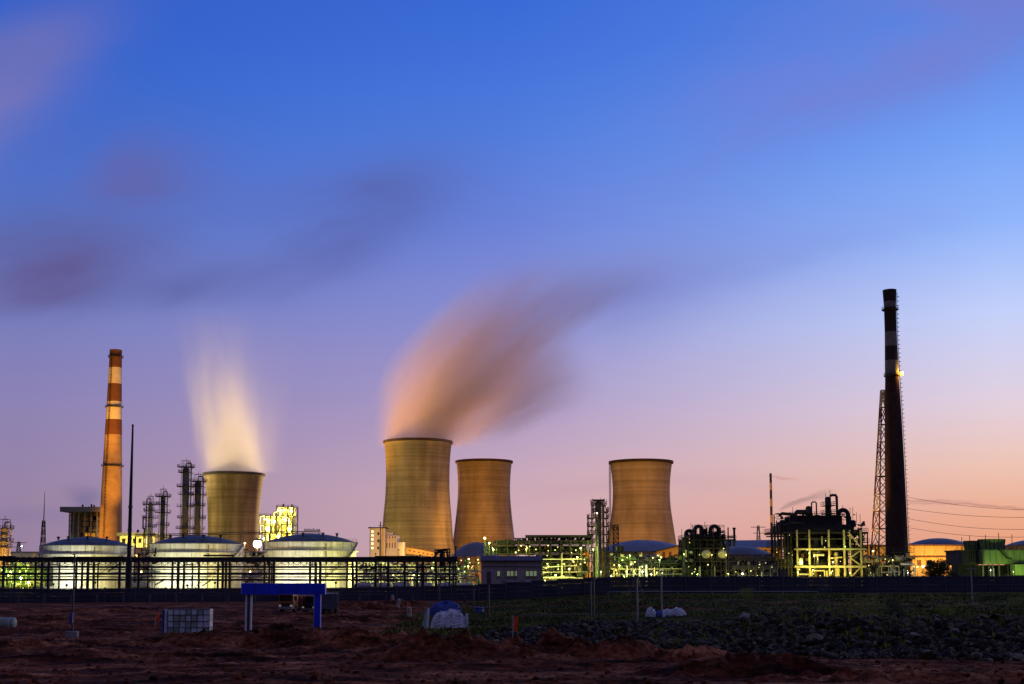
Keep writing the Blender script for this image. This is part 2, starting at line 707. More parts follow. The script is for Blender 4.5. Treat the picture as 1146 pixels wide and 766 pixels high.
def vnoise(x, y):
    xi = np.floor(x).astype(int)
    yi = np.floor(y).astype(int)
    fx, fy = x - xi, y - yi
    fx = fx * fx * (3 - 2 * fx)
    fy = fy * fy * (3 - 2 * fy)
    g = lambda a, b: _tab[a & 255, b & 255]
    return ((g(xi, yi) * (1 - fx) + g(xi + 1, yi) * fx) * (1 - fy) + (g(xi, yi + 1) * (1 - fx) + g(xi + 1, yi + 1) * fx) * fy) - .5


def fbm(x, y, o=4):
    v = 0
    a = 1
    for i in range(o):
        v = v + a * vnoise(x * 2 ** i + 13 * i, y * 2 ** i + 7 * i)
        a *= .5
    return v


def sst(a, b, x):
    t = np.clip((x - a) / (b - a), 0, 1)
    return t * t * (3 - 2 * t)


def crest_y(x):
    return 111 - .33 * np.clip(x, 0, 60) + 2.5 * vnoise(x * .12, 0 * x + 3.3)


def crest_h(x):
    return np.clip(sst(-5, 9, x) * 1.7 + sst(14, 31, x) * 1.25, 0, 3) * (1 + .5 * vnoise(x * .22, 0 * x + 9.1)) * (1 - .25 * sst(34, 42, x))


MOUNDS = []
for (px, py, h, rx, ry) in [(490, 733, 1.25, 4.2, 3.2), (610, 733, 1.2, 4.0, 3.0), (575, 738, .8, 3, 2.5), (690, 738, 1.25, 4.4, 3.0),
                            (770, 742, .8, 5, 2.5), (840, 752, .9, 5.0, 2.4), (430, 726, .9, 4, 3), (380, 724, 1.15, 4.5, 3.5),
                            (290, 722, .9, 4, 3), (215, 721, .85, 5, 3), (90, 724, .55, 6, 3), (20, 728, .5, 5, 3), (330, 720, .8, 4, 3),
                            (410, 682, .9, 9, 7), (450, 678, .8, 6, 8), (395, 695, .55, 8, 6), (120, 684, .5, 16, 6), (40, 692, .45, 12, 5),
                            (960, 757, .5, 6, 2.5), (1080, 760, .4, 6, 2)]:
    D = H * F / (py - HOR)
    MOUNDS.append((X(px, D), D, h, rx, ry))


def terrain(x, y):
    x = np.asarray(x, float)
    y = np.asarray(y, float)
    near = 1 - sst(200, 236, y)
    z = 1.4 * sst(-12, 30, x) * sst(100, 125, y)
    # churned, furrowed soil
    rough = fbm(x * .06, y * .22, 4) * .8 + fbm(x * .35 + 9, y * .75, 3) * .30 - np.abs(fbm(x * .9 + 4, y * 1.1, 2)) * .34 + fbm(x * 1.7, y * 1.7 + 5, 2) * .10
    track = np.exp(-((y - 82 - 2 * np.sin(x * .05)) / 6.0) ** 2)
    z = z + rough * near * (1 - .65 * track)
    z = z + .10 * np.sin((y + fbm(x * .05, y * .02, 2) * 10) * 2.2) * near * sst(118, 140, y) * (1 - sst(-14, 10, x))
    # wheel ruts left by the trucks
    for yc0, am, ph in ((80.0, 2.2, .3), (86.5, 1.8, 1.7), (131.0, 4.0, .9), (150.0, 5.0, 2.2)):
        yr = yc0 + am * np.sin(x * .045 + ph) + .5 * vnoise(x * .3, 0 * x + yc0)
        for off in (-1.0, 1.0):
            e = (y - yr - off) / .34
            z = z + (-.20 * np.exp(-e * e) + .12 * np.exp(-((np.abs(e) - 2.0) ** 2))) * (1 - sst(0, 14, x) * (yc0 > 100))
    for mx, my, h, rx, ry in MOUNDS:
        e = ((x - mx) / rx) ** 2 + ((y - my) / ry) ** 2
        k = np.exp(-e * 1.1)
        z = z + 1.05 * h * k * (1 + 1.5 * fbm(x * .9 + mx, y * .9, 4)) - .25 * k * np.abs(fbm(x * 1.6, y * 1.6 + mx, 2))
    yc = crest_y(x)
    hc = crest_h(x)
    up = sst(yc - 13, yc, y)
    dn = 1 - sst(yc + 1.5, yc + 12, y)
    ridge = hc * np.where(y < yc, up, dn)
    z = np.maximum(z, ridge + .25 * rough) if True else z
    return z


def gz(x, y):
    return float(terrain(np.array([x]), np.array([y]))[0])


def axis(lo, hi, fine_lo, fine_hi, step, grow=1.25):
    a = list(np.arange(fine_lo, fine_hi + 1e-6, step))
    d = step
    v = fine_hi
    while v < hi:
        d *= grow
        v += d
        a.append(v)
    d = step
    v = fine_lo
    pre = []
    while v > lo:
        d *= grow
        v -= d
        pre.append(v)
    return np.array(pre[::-1] + a)


xs = axis(-9000, 9000, -64, 64, .33)
ys = np.concatenate([axis(-3000, 60, 62, 62.1, .33, 1.3)[:-1], np.arange(62.2, 140, .3), np.arange(140, 236, .6)])
v = 236.0
st = .8
ext = []
while v < 20000:
    ext.append(v)
    st *= 1.2
    v += st
ys = np.unique(np.round(np.concatenate([ys, ext]), 3))
gxx, gyy = np.meshgrid(xs, ys)
gzz = terrain(gxx.ravel(), gyy.ravel())
nx, ny = len(xs), len(ys)
co = np.stack([gxx.ravel(), gyy.ravel(), gzz], 1).astype(np.float32)
me = bpy.data.meshes.new('ground')
me.vertices.add(nx * ny)
me.vertices.foreach_set('co', co.ravel())
ii, jj = np.meshgrid(np.arange(nx - 1), np.arange(ny - 1))
a0 = (jj * nx + ii).ravel()
quads = np.stack([a0, a0 + 1, a0 + nx + 1, a0 + nx], 1).astype(np.int32)
nq = len(quads)
me.loops.add(nq * 4)
me.loops.foreach_set('vertex_index', quads.ravel())
me.polygons.add(nq)
me.polygons.foreach_set('loop_start', np.arange(0, nq * 4, 4, dtype=np.int32))
me.polygons.foreach_set('loop_total', np.full(nq, 4, dtype=np.int32))
me.update(calc_edges=True)
me.shade_smooth()
me.materials.append(M['soil'])
ground = bpy.data.objects.new('ground', me)
COL.objects.link(ground)
tag(ground, 'churned red earth of the construction site', None, None, 'structure')


def G(px, Y):
    x = X(px, Y)
    return Vector((x, Y, gz(x, Y)))


# ------------------------------------------------------------------ lamps
SOD = (1, .42, .035)
AMB = (1, .55, .12)
YEL = (1, .80, .13)
OLV = (1, .64, .11)
GRN = (.76, 1, .17)
WHT = (1, .95, .66)
CRM = (1, .68, .30)


def lens_for(col):
    return {SOD: 'glow_orange', AMB: 'glow_orange', YEL: 'glow_yellow', OLV: 'glow_yellow', CRM: 'glow_white', GRN: 'glow_green', WHT: 'glow_white'}[col]


def floodlight(loc, target, watts, col, cone, label, blend=.6, mast=True):
    """a floodlight on its own mast: base plate, post, head with lens, and its lamp"""
    loc, target = Vector(loc), Vector(target)
    g = gz(loc.x, loc.y)
    R = thing('floodlight', label, 'floodlight', (loc.x, loc.y, g), 0, 'floodlights of the plant')
    h = loc.z - g
    MB().tube([(0, 0, 0), (0, 0, h)], [.16, .09], 6).build('post', 'steel_mid', R)
    MB().box((0, 0, .1), (.8, .8, .2)).build('base', 'concrete', R)
    d = (target - loc).normalized()
    q = d.to_track_quat('-Z', 'Y')
    hd = MB().lathe([(.12, .5), (.4, .3), (.42, 0)], 10).build('lamp_head', 'steel_dark', R)
    hd.location = (0, 0, h)
    hd.rotation_euler = q.to_euler()
    ln = MB().lathe([(.001, -.02), (.34, -.02), (.34, .01)], 10).build('lens', lens_for(col), R)
    ln.location = (0, 0, h)
    ln.rotation_euler = q.to_euler()
    ld = bpy.data.lights.new('floodlight_beam', 'SPOT')
    ld.energy = watts
    ld.color = col
    ld.spot_size = math.radians(cone)
    ld.spot_blend = blend
    ld.shadow_soft_size = .4
    lo = bpy.data.objects.new('floodlight_beam', ld)
    COL.objects.link(lo)
    lo.parent = R
    lo.location = Vector((0, 0, h)) + d * .5
    lo.rotation_euler = q.to_euler()
    return R


def yard_lamp(px, py, Y, watts, col, label, r=.35, post=True, radius=.3):
    """a globe lamp on a slim post with a small cap"""
    r *= .62
    p = at(px, py, Y)
    g = gz(p.x, p.y)
    R = thing('yard_lamp', label, 'lamp', (p.x, p.y, g), 0, 'yard lamps of the plant')
    h = p.z - g
    MB().tube([(0, .0, 0), (0, 0, h - r)], [.12, .08], 6).build('post', 'steel_mid', R)
    MB().lathe([(r * 1.3, r * .8), (r * .5, r * 1.3), (.02, r * 1.4)], 10, (0, 0, h)).build('cap', 'steel_dark', R)
    MB().lathe([(r * math.sin(math.pi * i / 8) + .001, -r * math.cos(math.pi * i / 8)) for i in range(9)], 12, (0, 0, h)).build('globe', lens_for(col), R, True)
    ld = bpy.data.lights.new('lamp_light', 'POINT')
    ld.energy = watts
    ld.color = col
    ld.shadow_soft_size = radius
    lo = bpy.data.objects.new('lamp_light', ld)
    COL.objects.link(lo)
    lo.parent = R
    lo.location = (0, -r - .4, h)
    return R


# ------------------------------------------------------------------ cooling towers
def spline(knots, n):
    """monotone-ish cubic through (z, r) knots"""
    ks = sorted(knots)
    zs = np.array([k[0] for k in ks])
    rs = np.array([k[1] for k in ks])
    m = np.gradient(rs, zs)
    res = []
    for z in np.linspace(zs[0], zs[-1], n):
        i = min(max(np.searchsorted(zs, z) - 1, 0), len(zs) - 2)
        h = zs[i + 1] - zs[i]
        t = (z - zs[i]) / h
        r = (2 * t ** 3 - 3 * t ** 2 + 1) * rs[i] + (t ** 3 - 2 * t ** 2 + t) * h * m[i] + (-2 * t ** 3 + 3 * t ** 2) * rs[i + 1] + (t ** 3 - t ** 2) * h * m[i + 1]
        res.append((float(r), float(z)))
    return res


def cooling_tower(cx, Y, knots, m, label, ladder_ang=None, base_r=None):
    s = S(Y)
    g = G(cx, Y)
    R = thing('cooling_tower', label, 'cooling tower', g, 0, 'hyperbolic cooling towers')
    kn = [(Z(py, Y) - g.z, hw * s) for py, hw in knots]
    top = max(kn)[0]
    rt = [r for z, r in kn if z == top][0]
    kn.append((6.0, base_r * s))
    prof = spline(kn, 44)
    inner = [(r - 1.0, z) for r, z in reversed(prof[14:])]
    MB().lathe(prof + [(rt - 1.0, top)] + inner[1:], 72, cap=False).build('shell', m, R, True)
    MB().lathe([(rt - .6, top - 1.6), (rt + .9, top - 1.2), (rt + 1.0, top + .5), (rt - 1.2, top + .5), (rt - 1.3, top - 1.6)], 72, cap=False).build('rim_ring', 'brick_dark' if m != 'tower_a' else 'wall_dark', R, True)
    MB().lathe([(base_r * s + 2.5, 0), (base_r * s + 2.5, 1.6), (base_r * s + 1.7, 1.6), (base_r * s + 1.7, 0)], 72, cap=False).build('basin', 'concrete', R)
    leg = None
    for k in range(28):
        a = 2 * math.pi * k / 28
        if leg is None:
            mb = MB()
            mb.bar((base_r * s + .8, -2.0, 0), (base_r * s - .1, 2.0, 6.3), .7)
            mb.bar((base_r * s + .8, 2.0, 0), (base_r * s - .1, -2.0, 6.3), .7)
            leg = mb.build('support_leg', 'concrete', R)
            o = leg
        else:
            o = leg.copy()
            COL.objects.link(o)
        o.rotation_euler = (0, 0, a)
    if ladder_ang is not None:
        a = math.radians(ladder_ang)
        d = Vector((math.cos(a), math.sin(a), 0))
        tn = Vector((-d.y, d.x, 0))
        mb = MB()
        pr = [p for p in prof if p[1] > 8]
        mx = max(r for r, z in pr) * 0 + rt
        for sgn in (-1, 1):
            for (r0, z0), (r1, z1) in zip(pr[:-1], pr[1:]):
                mb.bar(d * (max(r0, mx) + 1.4) + tn * sgn * .9 + Vector((0, 0, z0)), d * (max(r1, mx) + 1.4) + tn * sgn * .9 + Vector((0, 0, z1)), .35)
        z = 8
        while z < top:
            r = np.interp(z, [q[1] for q in pr], [q[0] for q in pr])
            r = max(r, mx) + 1.4
            mb.bar(d * r + tn * -.9 + Vector((0, 0, z)), d * r + tn * .9 + Vector((0, 0, z)), .25)
            mb.bar(d * (r + .8) + tn * -.9 + Vector((0, 0, z)), d * (r + .8) + tn * .9 + Vector((0, 0, z + 1.4)), .2)
            z += 1.5
        mb.build('ladder_tower', 'steel_mid', R)
    return R, top, rt


TA, TA_top, TA_r = cooling_tower(260.0, 850, [(531, 33.2), (540, 31.6), (560, 29.4), (580, 28.0), (602, 27.6), (620, 29.2)], 'tower_a',
                                 'small weathered cooling tower with pale glowing steam, leftmost of the four', None, 33)
TB, TB_top, TB_r = cooling_tower(466.8, 900, [(495, 37.9), (512, 36.4), (535, 35.7), (555, 36.2), (574, 37.8), (611, 41)], 'tower_b',
                                 'largest and tallest cooling tower with orange steam drifting to the right', None, 46)
TC, TC_top, TC_r = cooling_tower(541.5, 960, [(517, 31.3), (530, 30.0), (548, 29.3), (574, 31), (600, 34)], 'tower_c',
                                 'orange lit cooling tower without steam standing right beside the tallest one', None, 39)
TD, TD_top, TD_r = cooling_tower(718.5, 850, [(517.5, 34.9), (533, 32.9), (549, 32.0), (566, 32.6), (589, 35.6), (604, 37.8)], 'tower_d',
                                 'rightmost cooling tower, smooth and orange lit, with a ladder up its left side', 196, 43)


# ------------------------------------------------------------------ chimneys
def chimney(cx, Y, hw, bands, rings, label, ladder_deg, lmat='steel_dark'):
    s = S(Y)
    g = G(cx, Y)
    R = thing('chimney', label, 'chimney', g, 0, 'tall banded chimneys')
    pys = [p for p, _ in hw]
    hws = [h for _, h in hw]
    rad = lambda py: float(np.interp(py, pys, hws)) * s
    zz = lambda py: Z(py, Y) - g.z
    for y0, y1, m, nm in bands:
        n = max(2, int(abs(y1 - y0) / 8))
        prof = [(rad(y1 + (y0 - y1) * i / n) + (.12 if nm == 'band' else .0), max(0, zz(y1 + (y0 - y1) * i / n)) if y1 < 640 else zz(y1 + (y0 - y1) * i / n)) for i in range(n + 1)]
        MB().lathe(prof, 40).build(nm, m, R, True)
    for y, w in rings:
        r = rad(y)
        z = zz(y)
        pf = MB().lathe([(r, z - .35), (r + w, z - .15), (r + w, z + .1), (r, z + .1)], 40, cap=False).build('platform', 'band_black', R)
        mb = MB()
        for k in range(20):
            a = 2 * math.pi * k / 20
            b = 2 * math.pi * (k + 1) / 20
            q = lambda t, h: (math.cos(t) * (r + w - .1), math.sin(t) * (r + w - .1), z + h)
            mb.bar(q(a, 0), q(a, 1.4), .12)
            mb.bar(q(a, 1.4), q(b, 1.4), .12)
            mb.bar(q(a, .7), q(b, .7), .10)
        mb.build('handrail', lmat, R)
    # caged ladder
    a = math.radians(ladder_deg)
    d = Vector((math.cos(a), math.sin(a), 0))
    tn = Vector((-d.y, d.x, 0))
    mb = MB()
    ytop, ybot = pys[0] + 3, 618
    n = 60
    P = []
    for i in range(n + 1):
        py = ybot + (ytop - ybot) * i / n
        P.append((rad(py) + .45, zz(py)))
    for (r0, z0), (r1, z1) in zip(P[:-1], P[1:]):
        for sg in (-.45, .45):
            mb.bar(d * r0 + tn * sg + Vector((0, 0, z0)), d * r1 + tn * sg + Vector((0, 0, z1)), .16)
        mb.bar(d * r0 + tn * -.45 + Vector((0, 0, z0)), d * r0 + tn * .45 + Vector((0, 0, z0)), .16)
        mb.bar(d * r0 + tn * -.55 + Vector((0, 0, z0)), d * (r0 + .9) + tn * -.5 + Vector((0, 0, z0)), .16)
        mb.bar(d * r0 + tn * .55 + Vector((0, 0, z0)), d * (r0 + .9) + tn * .5 + Vector((0, 0, z0)), .16)
        mb.bar(d * (r0 + .9) + tn * -.5 + Vector((0, 0, z0)), d * (r0 + .9) + tn * .5 + Vector((0, 0, z0)), .16)
    mb.build('ladder', lmat, R)
    return R, rad, zz


chimney(122.3, 900, [(392, 6.5), (412, 6.9), (455, 8.0), (500, 9.6), (523, 10.3), (560, 11.4), (598, 12.3), (650, 14)],
        [(487, 649, 'brick_tan', 'shaft'), (470, 487, 'chimney_red', 'band'), (450, 470, 'chimney_white', 'band'),
         (430, 450, 'chimney_red', 'band'), (412, 430, 'chimney_white', 'band'), (392, 412, 'chimney_red', 'band')],
        [(400, 1.2), (456, 1.3), (522, 1.3)], 'tall orange floodlit chimney with red and white bands behind the left tank', -105)
RC, rc_rad, rc_zz = chimney(1004.5, 600, [(325, 7.4), (333, 7.0), (342, 6.4), (372, 6.3), (420, 7.4), (460, 9.0), (520, 10.6), (580, 11.6), (625, 12.4), (652, 13)],
        [(420, 652, 'brick_dark', 'shaft'), (404, 420, 'band_grey', 'band'), (388, 404, 'band_black', 'band'),
         (372, 388, 'band_grey', 'band'), (345, 372, 'band_black', 'band'), (338, 345, 'band_grey', 'band'), (325, 338, 'band_black', 'band')],
        [(347, 1.3), (421, .7)], 'tall dark chimney at the right with grey bands and an orange lamp near its top', -12)
# aviation lamp bracketed on the right chimney
g = G(1004.5, 600)
p = Vector((g.x + rc_rad(419) + 1.2, 600 - 1.0, Z(419, 600)))
R = thing('aviation_lamp', 'glowing orange lamp bracketed high on the right side of the dark chimney', 'lamp', p)
MB().lathe([(1.25 * math.sin(math.pi * i / 8) + .001, -1.25 * math.cos(math.pi * i / 8)) for i in range(9)], 12).build('globe', 'glow_aviation', R, True)
bar(R, 'bracket', (-1.6, .6, -.9), (.1, 0, -.9), .2, 'steel_dark')
ld = bpy.data.lights.new('lamp_light', 'POINT')
ld.energy = 9000
ld.color = SOD
ld.shadow_soft_size = .9
lo = bpy.data.objects.new('lamp_light', ld)
COL.objects.link(lo)
lo.parent = R
lo.location = (.2, -1.4, 0)

# slim striped stack near the right-hand process unit
Y = 480
s = S(Y)
g = G(864.5, Y)
R = thing('striped_stack', 'slim black and orange striped stack rising left of the yellow lit process unit', 'chimney', g)
ye = [530, 540.5, 549, 558.5, 567, 577, 585, 652]
for i, (a, b) in enumerate(zip(ye[:-1], ye[1:])):
    MB().lathe([((1.35 + .02 * i) * s, Z(b, Y) - g.z), ((1.33 + .02 * i) * s, Z(a, Y) - g.z)], 16).build('band', 'band_black' if i % 2 == 0 else 'wall_yellow', R, True)


# ------------------------------------------------------------------ lattice masts
def lattice(R, h, w0, w1, secs, leg, mats, brace=None, square=True):
    brace = brace or leg * .6
    cs = [(-1, -1), (1, -1), (1, 1), (-1, 1)]
    for i in range(secs):
        t0, t1 = i / secs, (i + 1) / secs
        a, b = (w0 + (w1 - w0) * t0) / 2, (w0 + (w1 - w0) * t1) / 2
        m = mats[i % len(mats)]
        mb = MB()
        for k in range(4):
            c, d = cs[k], cs[(k + 1) % 4]
            mb.bar((c[0] * a, c[1] * a, h * t0), (c[0] * b, c[1] * b, h * t1), leg)
            mb.bar((c[0] * b, c[1] * b, h * t1), (d[0] * b, d[1] * b, h * t1), brace)
            mb.bar((c[0] * a, c[1] * a, h * t0), (d[0] * b, d[1] * b, h * t1), brace)
            mb.bar((d[0] * a, d[1] * a, h * t0), (c[0] * b, c[1] * b, h * t1), brace)
        mb.build('lattice_section', m, R)


g = G(993.5, 618)
R = thing('lattice_derrick', 'tapering lattice tower in orange and dark sections leaning in beside dark chimney', 'lattice tower', g)
lattice(R, Z(437, 618) - g.z, 15.0, 1.6, 11, .62, ['steel_yellow', 'chimney_red'], .34)
for k in (3, 6, 9):
    hgt = (Z(437, 618) - g.z) * k / 11
    w = 15 + (1.6 - 15) * k / 11
    bx(R, 'platform', (0, 0, hgt), (w + 1, w + 1, .25), 'steel_dark')

g = G(47.0, 700)
R = thing('radio_mast', 'thin guyed radio mast standing left of the leftmost white tank', 'mast', g)
lattice(R, Z(583, 700) - g.z, 3.6, 1.3, 8, .35, ['steel_mid'], .2)
MB().tube([(0, 0, Z(583, 700) - g.z), (0, 0, Z(551, 700) - g.z)], [.35, .12], 6).build('whip_antenna', 'steel_mid', R)

# tall black mast in front of the pipe rack
Y = 296
s = S(Y)
g = G(144.0, Y)
R = thing('dark_mast', 'tall tapering black mast rising out of the pipe rack between two tanks', 'mast', g)
ht = Z(476, Y) - g.z
MB().tube([(0, 0, 0), (0, 0, 9.6)], [3.6 * s, 3.4 * s], 14).build('base_casing', 'steel_dark', R, True)
MB().tube([(0, 0, 9.6), (0, 0, 22), (0, 0, ht)], [2.4 * s, 2.0 * s, 1.0 * s], 12).build('shaft', 'steel_dark', R, True)
MB().lathe([(1.3 * s, ht - .3), (1.4 * s, ht), (.01, ht + .3)], 10).build('cap', 'steel_dark', R)
for zq in (12, 17, 23):
    MB().lathe([(2.6 * s, zq - .25), (2.6 * s, zq + .25)], 12).build('flange', 'steel_mid', R)

# ------------------------------------------------------------------ storage tanks
for i, (cx, ysh, yap, hw, lab) in enumerate([(97, 611.5, 601.5, 50.0, 'white storage tank with dark blue dome nearest the orange chimney'),
                                     (220, 609.5, 599.5, 51.0, 'white storage tank with blue dome in front of the steaming small cooling tower'),
                                     (347.5, 607.5, 597.5, 51.0, 'white storage tank with blue dome, rightmost of the three')]):
    Y = 395
    s = S(Y)
    g = G(cx, Y)
    R = thing('storage_tank', lab, 'storage tank', g, 0, 'white domed storage tanks')
    r = hw * s
    Yf = Y
    zs_ = Z(ysh, Y) - g.z
    za = Z(yap, Y) - g.z
    z = 0
    k = 0
    nc = 7
    for k in range(nc):
        z0, z1 = zs_ * k / nc, zs_ * (k + 1) / nc
        for q in range(9):
            aa = math.radians(-160 + q * 17.5 + (k % 2) * 8.7)
            bar(R, 'plate_seam', ((r + .01) * math.cos(aa), (r + .01) * math.sin(aa), z0 + .05), ((r + .01) * math.cos(aa), (r + .01) * math.sin(aa), z1 - .08), .10, 'steel_light')
        MB().lathe([(r - .012 * k, z0), (r - .012 * k, z1 - .06), (r - .05 - .012 * k, z1 - .06), (r - .05 - .012 * k, z1)], 72, cap=False).build('shell_course', 'tank_white', R, True)
    hd = za - zs_
    rr = r * .93
    prof = [(r, zs_ - .001), (r, zs_ + .2), (rr, zs_ + .35)]
    for j in range(1, 13):
        t = j / 12
        prof.append((rr * math.cos(t * math.pi / 2) if False else rr * (1 - t) + .001, zs_ + .35 + (hd - .35) * (1 - (1 - t) ** 2)))
    dome = MB().lathe(prof, 72, cap=False).build('dome_roof', 'tank_roof', R, True)
    MB().lathe([(r + .02, zs_ - 3.1), (r + .8, zs_ - 3.1), (r + .8, zs_ - 2.85), (r + .02, zs_ - 2.85)], 72, cap=False).build('wind_girder', 'steel_pale', R)
    for j in range(4):
        a = math.radians(-150 + 40 * j + 7 * i)
        rv = r * .62
        MB().lathe([(.35, 0), (.35, .7), (.6, .75), (.6, 1.0), (.01, 1.2)], 10, (rv * math.cos(a), rv * math.sin(a), zs_ + .35 + (hd - .35) * (1 - .62 ** 2))).build('roof_vent', 'steel_dark', dome)
    # stair wound round the right side of the shell, and a standpipe
    mb = MB()
    n = 40
    P = []
    for j in range(n + 1):
        a = math.radians(-85 + 78 * j / n)
        P.append(Vector(((r + .6) * math.cos(a), (r + .6) * math.sin(a), zs_ * j / n)))
    for p0, p1 in zip(P[:-1], P[1:]):
        mb.bar(p0, p1, .9, .12)
        mb.bar(p0 + Vector((0, 0, 1.1)), p1 + Vector((0, 0, 1.1)), .09)
        mb.bar(p0, p0 + Vector((0, 0, 1.1)), .07)
    mb.build('stair', 'steel_light', R)
    pipe(R, 'standpipe', [(r * math.cos(math.radians(-62)) * 1.02, r * math.sin(math.radians(-62)) * 1.02, 0), (r * math.cos(math.radians(-62)) * 1.02, r * math.sin(math.radians(-62)) * 1.02, zs_ - .5)], .14, 'steel_mid')
    mb = MB()
    for j in range(48):
        a, b = 2 * math.pi * j / 48, 2 * math.pi * (j + 1) / 48
        q = lambda t, hh: (math.cos(t) * (r - .15), math.sin(t) * (r - .15), zs_ + .2 + hh)
        if j % 2 == 0:
            mb.bar(q(a, 0), q(a, 1.0), .05)
        mb.bar(q(a, 1.0), q(b, 1.0), .05)
    mb.build('handrail', 'steel_mid', R)
    # three floodlights stand between rack and tank and face the shell
    for j, (off, w, col, zh) in enumerate(((-9, 6200, WHT, 2.5), (4, 7400, WHT, 2.2), (12, 3800, YEL, 3.0))):
        if i == 0:
            off = off + (8, -1, -1)[j]
            w *= (.8, .8, .8)[j]
        floodlight((g.x + off, Y - r - 11 + abs(off) * .35, g.z + zh), (g.x + off * .9, Y - r * .9, g.z + 6.5), w, col, 115,
                   'low floodlight on a post lighting the ' + ('left', 'middle', 'right')[i] + ' white tank ' + ('on its left half', 'near its centre', 'on its right half')[j])

# ------------------------------------------------------------------ long pipe rack in front of the tanks
Y = 300
s = S(Y)
g = Vector((X(255, Y), Y, 0))
R = thing('pipe_rack', 'long black steel pipe rack running in front of the white tanks', 'pipe rack', g)
gp = lambda px, py, d=0: Vector((X(px, Y) - g.x, d, Z(py, Y) - g.z))
cols = [4, 40, 47, 54.5, 85.5, 92, 98.5, 105, 134, 155.5, 193, 199.5, 206, 222.7, 244, 249.5, 253, 257, 296, 301.5, 306.5, 347, 353, 358.5, 388.5, 394.5, 399, 420.5, 434.5, 453, 467, 473.5, 488, 503]
for px in cols:
    w = random.choice((.46, .54, .6))
    a = gp(px, 628)
    bar(R, 'column', (a.x, 0, 0), (a.x, 0, a.z), w, 'steel_dark')
for px in cols[::3]:
    a = gp(px, 630)
    bar(R, 'column', (a.x + .8, 5, 0), (a.x + .8, 5, a.z), .34, 'steel_dark')
    bar(R, 'cross_beam', (a.x, -.3, a.z - .5), (a.x + .8, 5.3, a.z - .5), .3, 'steel_dark')
a, b = gp(-6, 626.0), gp(512, 625.4)
bar(R, 'top_girder', (a.x, 0, a.z), (b.x, 0, b.z), .5, 'steel_dark', .95)
a, b = gp(-6, 628.5), gp(512, 628)
bar(R, 'top_girder', (a.x, 5, a.z), (b.x, 5, b.z), .3, 'steel_dark', .5)
for px0, px1, py in ((-6, 18, 623.5), (228, 262, 622.0), (60, 150, 624.2), (420, 470, 623.4)):
    a, b = gp(px0, py), gp(px1, py)
    bar(R, 'cable_tray', (a.x, -.3, a.z), (b.x, -.3, b.z), .9, 'steel_dark', .45)
for py, rr, dd in ((634.8, .27, -.45), (642.3, .30, -.46), (649.2, .26, -.44), (637.5, .12, 2.6), (646, .15, 2.8)):
    pts = []
    n = 26
    for i in range(n + 1):
        px = -6 + (518) * i / n
        q = gp(px, py + random.uniform(-.25, .25))
        pts.append((q.x, dd, q.z))
    pipe(R, 'pipe', pts, rr, 'steel_dark', 8)
# cable loops hung below the girder
random.seed(21)
mb = MB()
px = 2.0
while px < 508:
    w = random.uniform(5, 9)
    p0, p1 = gp(px, 629.5), gp(px + w, 629.5)
    pts = [(p0.x + (p1.x - p0.x) * k / 6, -.2, p0.z - math.sin(math.pi * k / 6) * random.uniform(.5, .9)) for k in range(7)]
    mb.tube(pts, .07, 4)
    mb.bar((p0.x, -.2, p0.z + .3), (p0.x, -.2, p0.z - random.uniform(.5, 1.2)), .12)
    px += w
mb.build('hanging_cables', 'steel_dark', R)
for (pa, ya, pb, yb) in ((173, 655, 184, 649), (226, 656, 238, 648), (272, 655, 280, 648), (120, 640, 134, 630)):
    a, b = gp(pa, ya), gp(pb, yb)
    bar(R, 'brace', (a.x, .6, a.z), (b.x, .6, b.z), .3, 'steel_dark')

# ------------------------------------------------------------------ perimeter wall
wl, wr = at(-95, HOR, 242.3), at(1250, HOR, 304.1)
n_bay = 46
R = thing('perimeter_wall', 'long dark blue grey concrete panel wall in front of the whole plant', 'wall', (0, 0, 0))
panel_me = post_me = None
for i in range(n_bay + 1):
    t = i / n_bay
    x, y = wl.x + (wr.x - wl.x) * t, wl.y + (wr.y - wl.y) * t
    z = gz(x, y)
    px_here = 573 + x * F / y
    htop = (3.0 + 1.0 * float(sst(380, 640, px_here)))
    ztop = z + htop + .1
    ang = math.atan2(wr.y - wl.y, wr.x - wl.x)
    L = math.hypot(wr.x - wl.x, wr.y - wl.y) / n_bay
    bx(R, 'post', (x, y, (z - .5 + ztop) / 2), (.34, .46, ztop - z + .5), 'perimeter_post', ang)
    if i < n_bay:
        xm, ym = x + (wr.x - wl.x) / n_bay / 2, y + (wr.y - wl.y) / n_bay / 2
        zm = gz(xm, ym)
        for k in range(4):
            hk = htop / 4
            tilt = random.uniform(-.006, .006)
            bx(R, 'panel', (xm, ym, zm - .2 + hk * (k + .5) + tilt), (L - .36, .2 + .02 * (k % 2), hk - .03), 'perimeter', ang + tilt)
        bx(R, 'coping', (xm, ym, zm - .2 + htop + .08), (L - .35, .42, .16), 'perimeter_post', ang)
# fence rail on the left stretch: a lower pipe barrier
R = thing('kerb_barrier', 'low grey pipe barrier with posts along the foot of the wall at left', 'barrier', G(200, 240))
g = R.location
a, b = X(-8, 240) - g.x, X(520, 240) - g.x
n = 18
for i in range(n + 1):
    x = a + (b - a) * i / n
    z = gz(x + g.x, 240) - g.z
    bx(R, 'post', (x, 0, z + .85), (.3, .3, 2.1), 'perimeter_post')
    if i < n:
        x2 = a + (b - a) * (i + 1) / n
        z2 = gz(x2 + g.x, 240) - g.z
        bar(R, 'rail', (x + .15, 0, z + 1.9), (x2 - .15, 0, z2 + 1.9), .16, 'perimeter_post')
R = thing('water_pipe', 'pale horizontal pipe lying along the foot of the wall at right', 'pipe', G(800, 268))
g = R.location
pts = [(X(680 + 235 * i / 12, 268) - g.x, 0, gz(X(680 + 235 * i / 12, 268), 268) - g.z + .55) for i in range(13)]
pipe(R, 'pipe', pts, .10, 'steel_light')
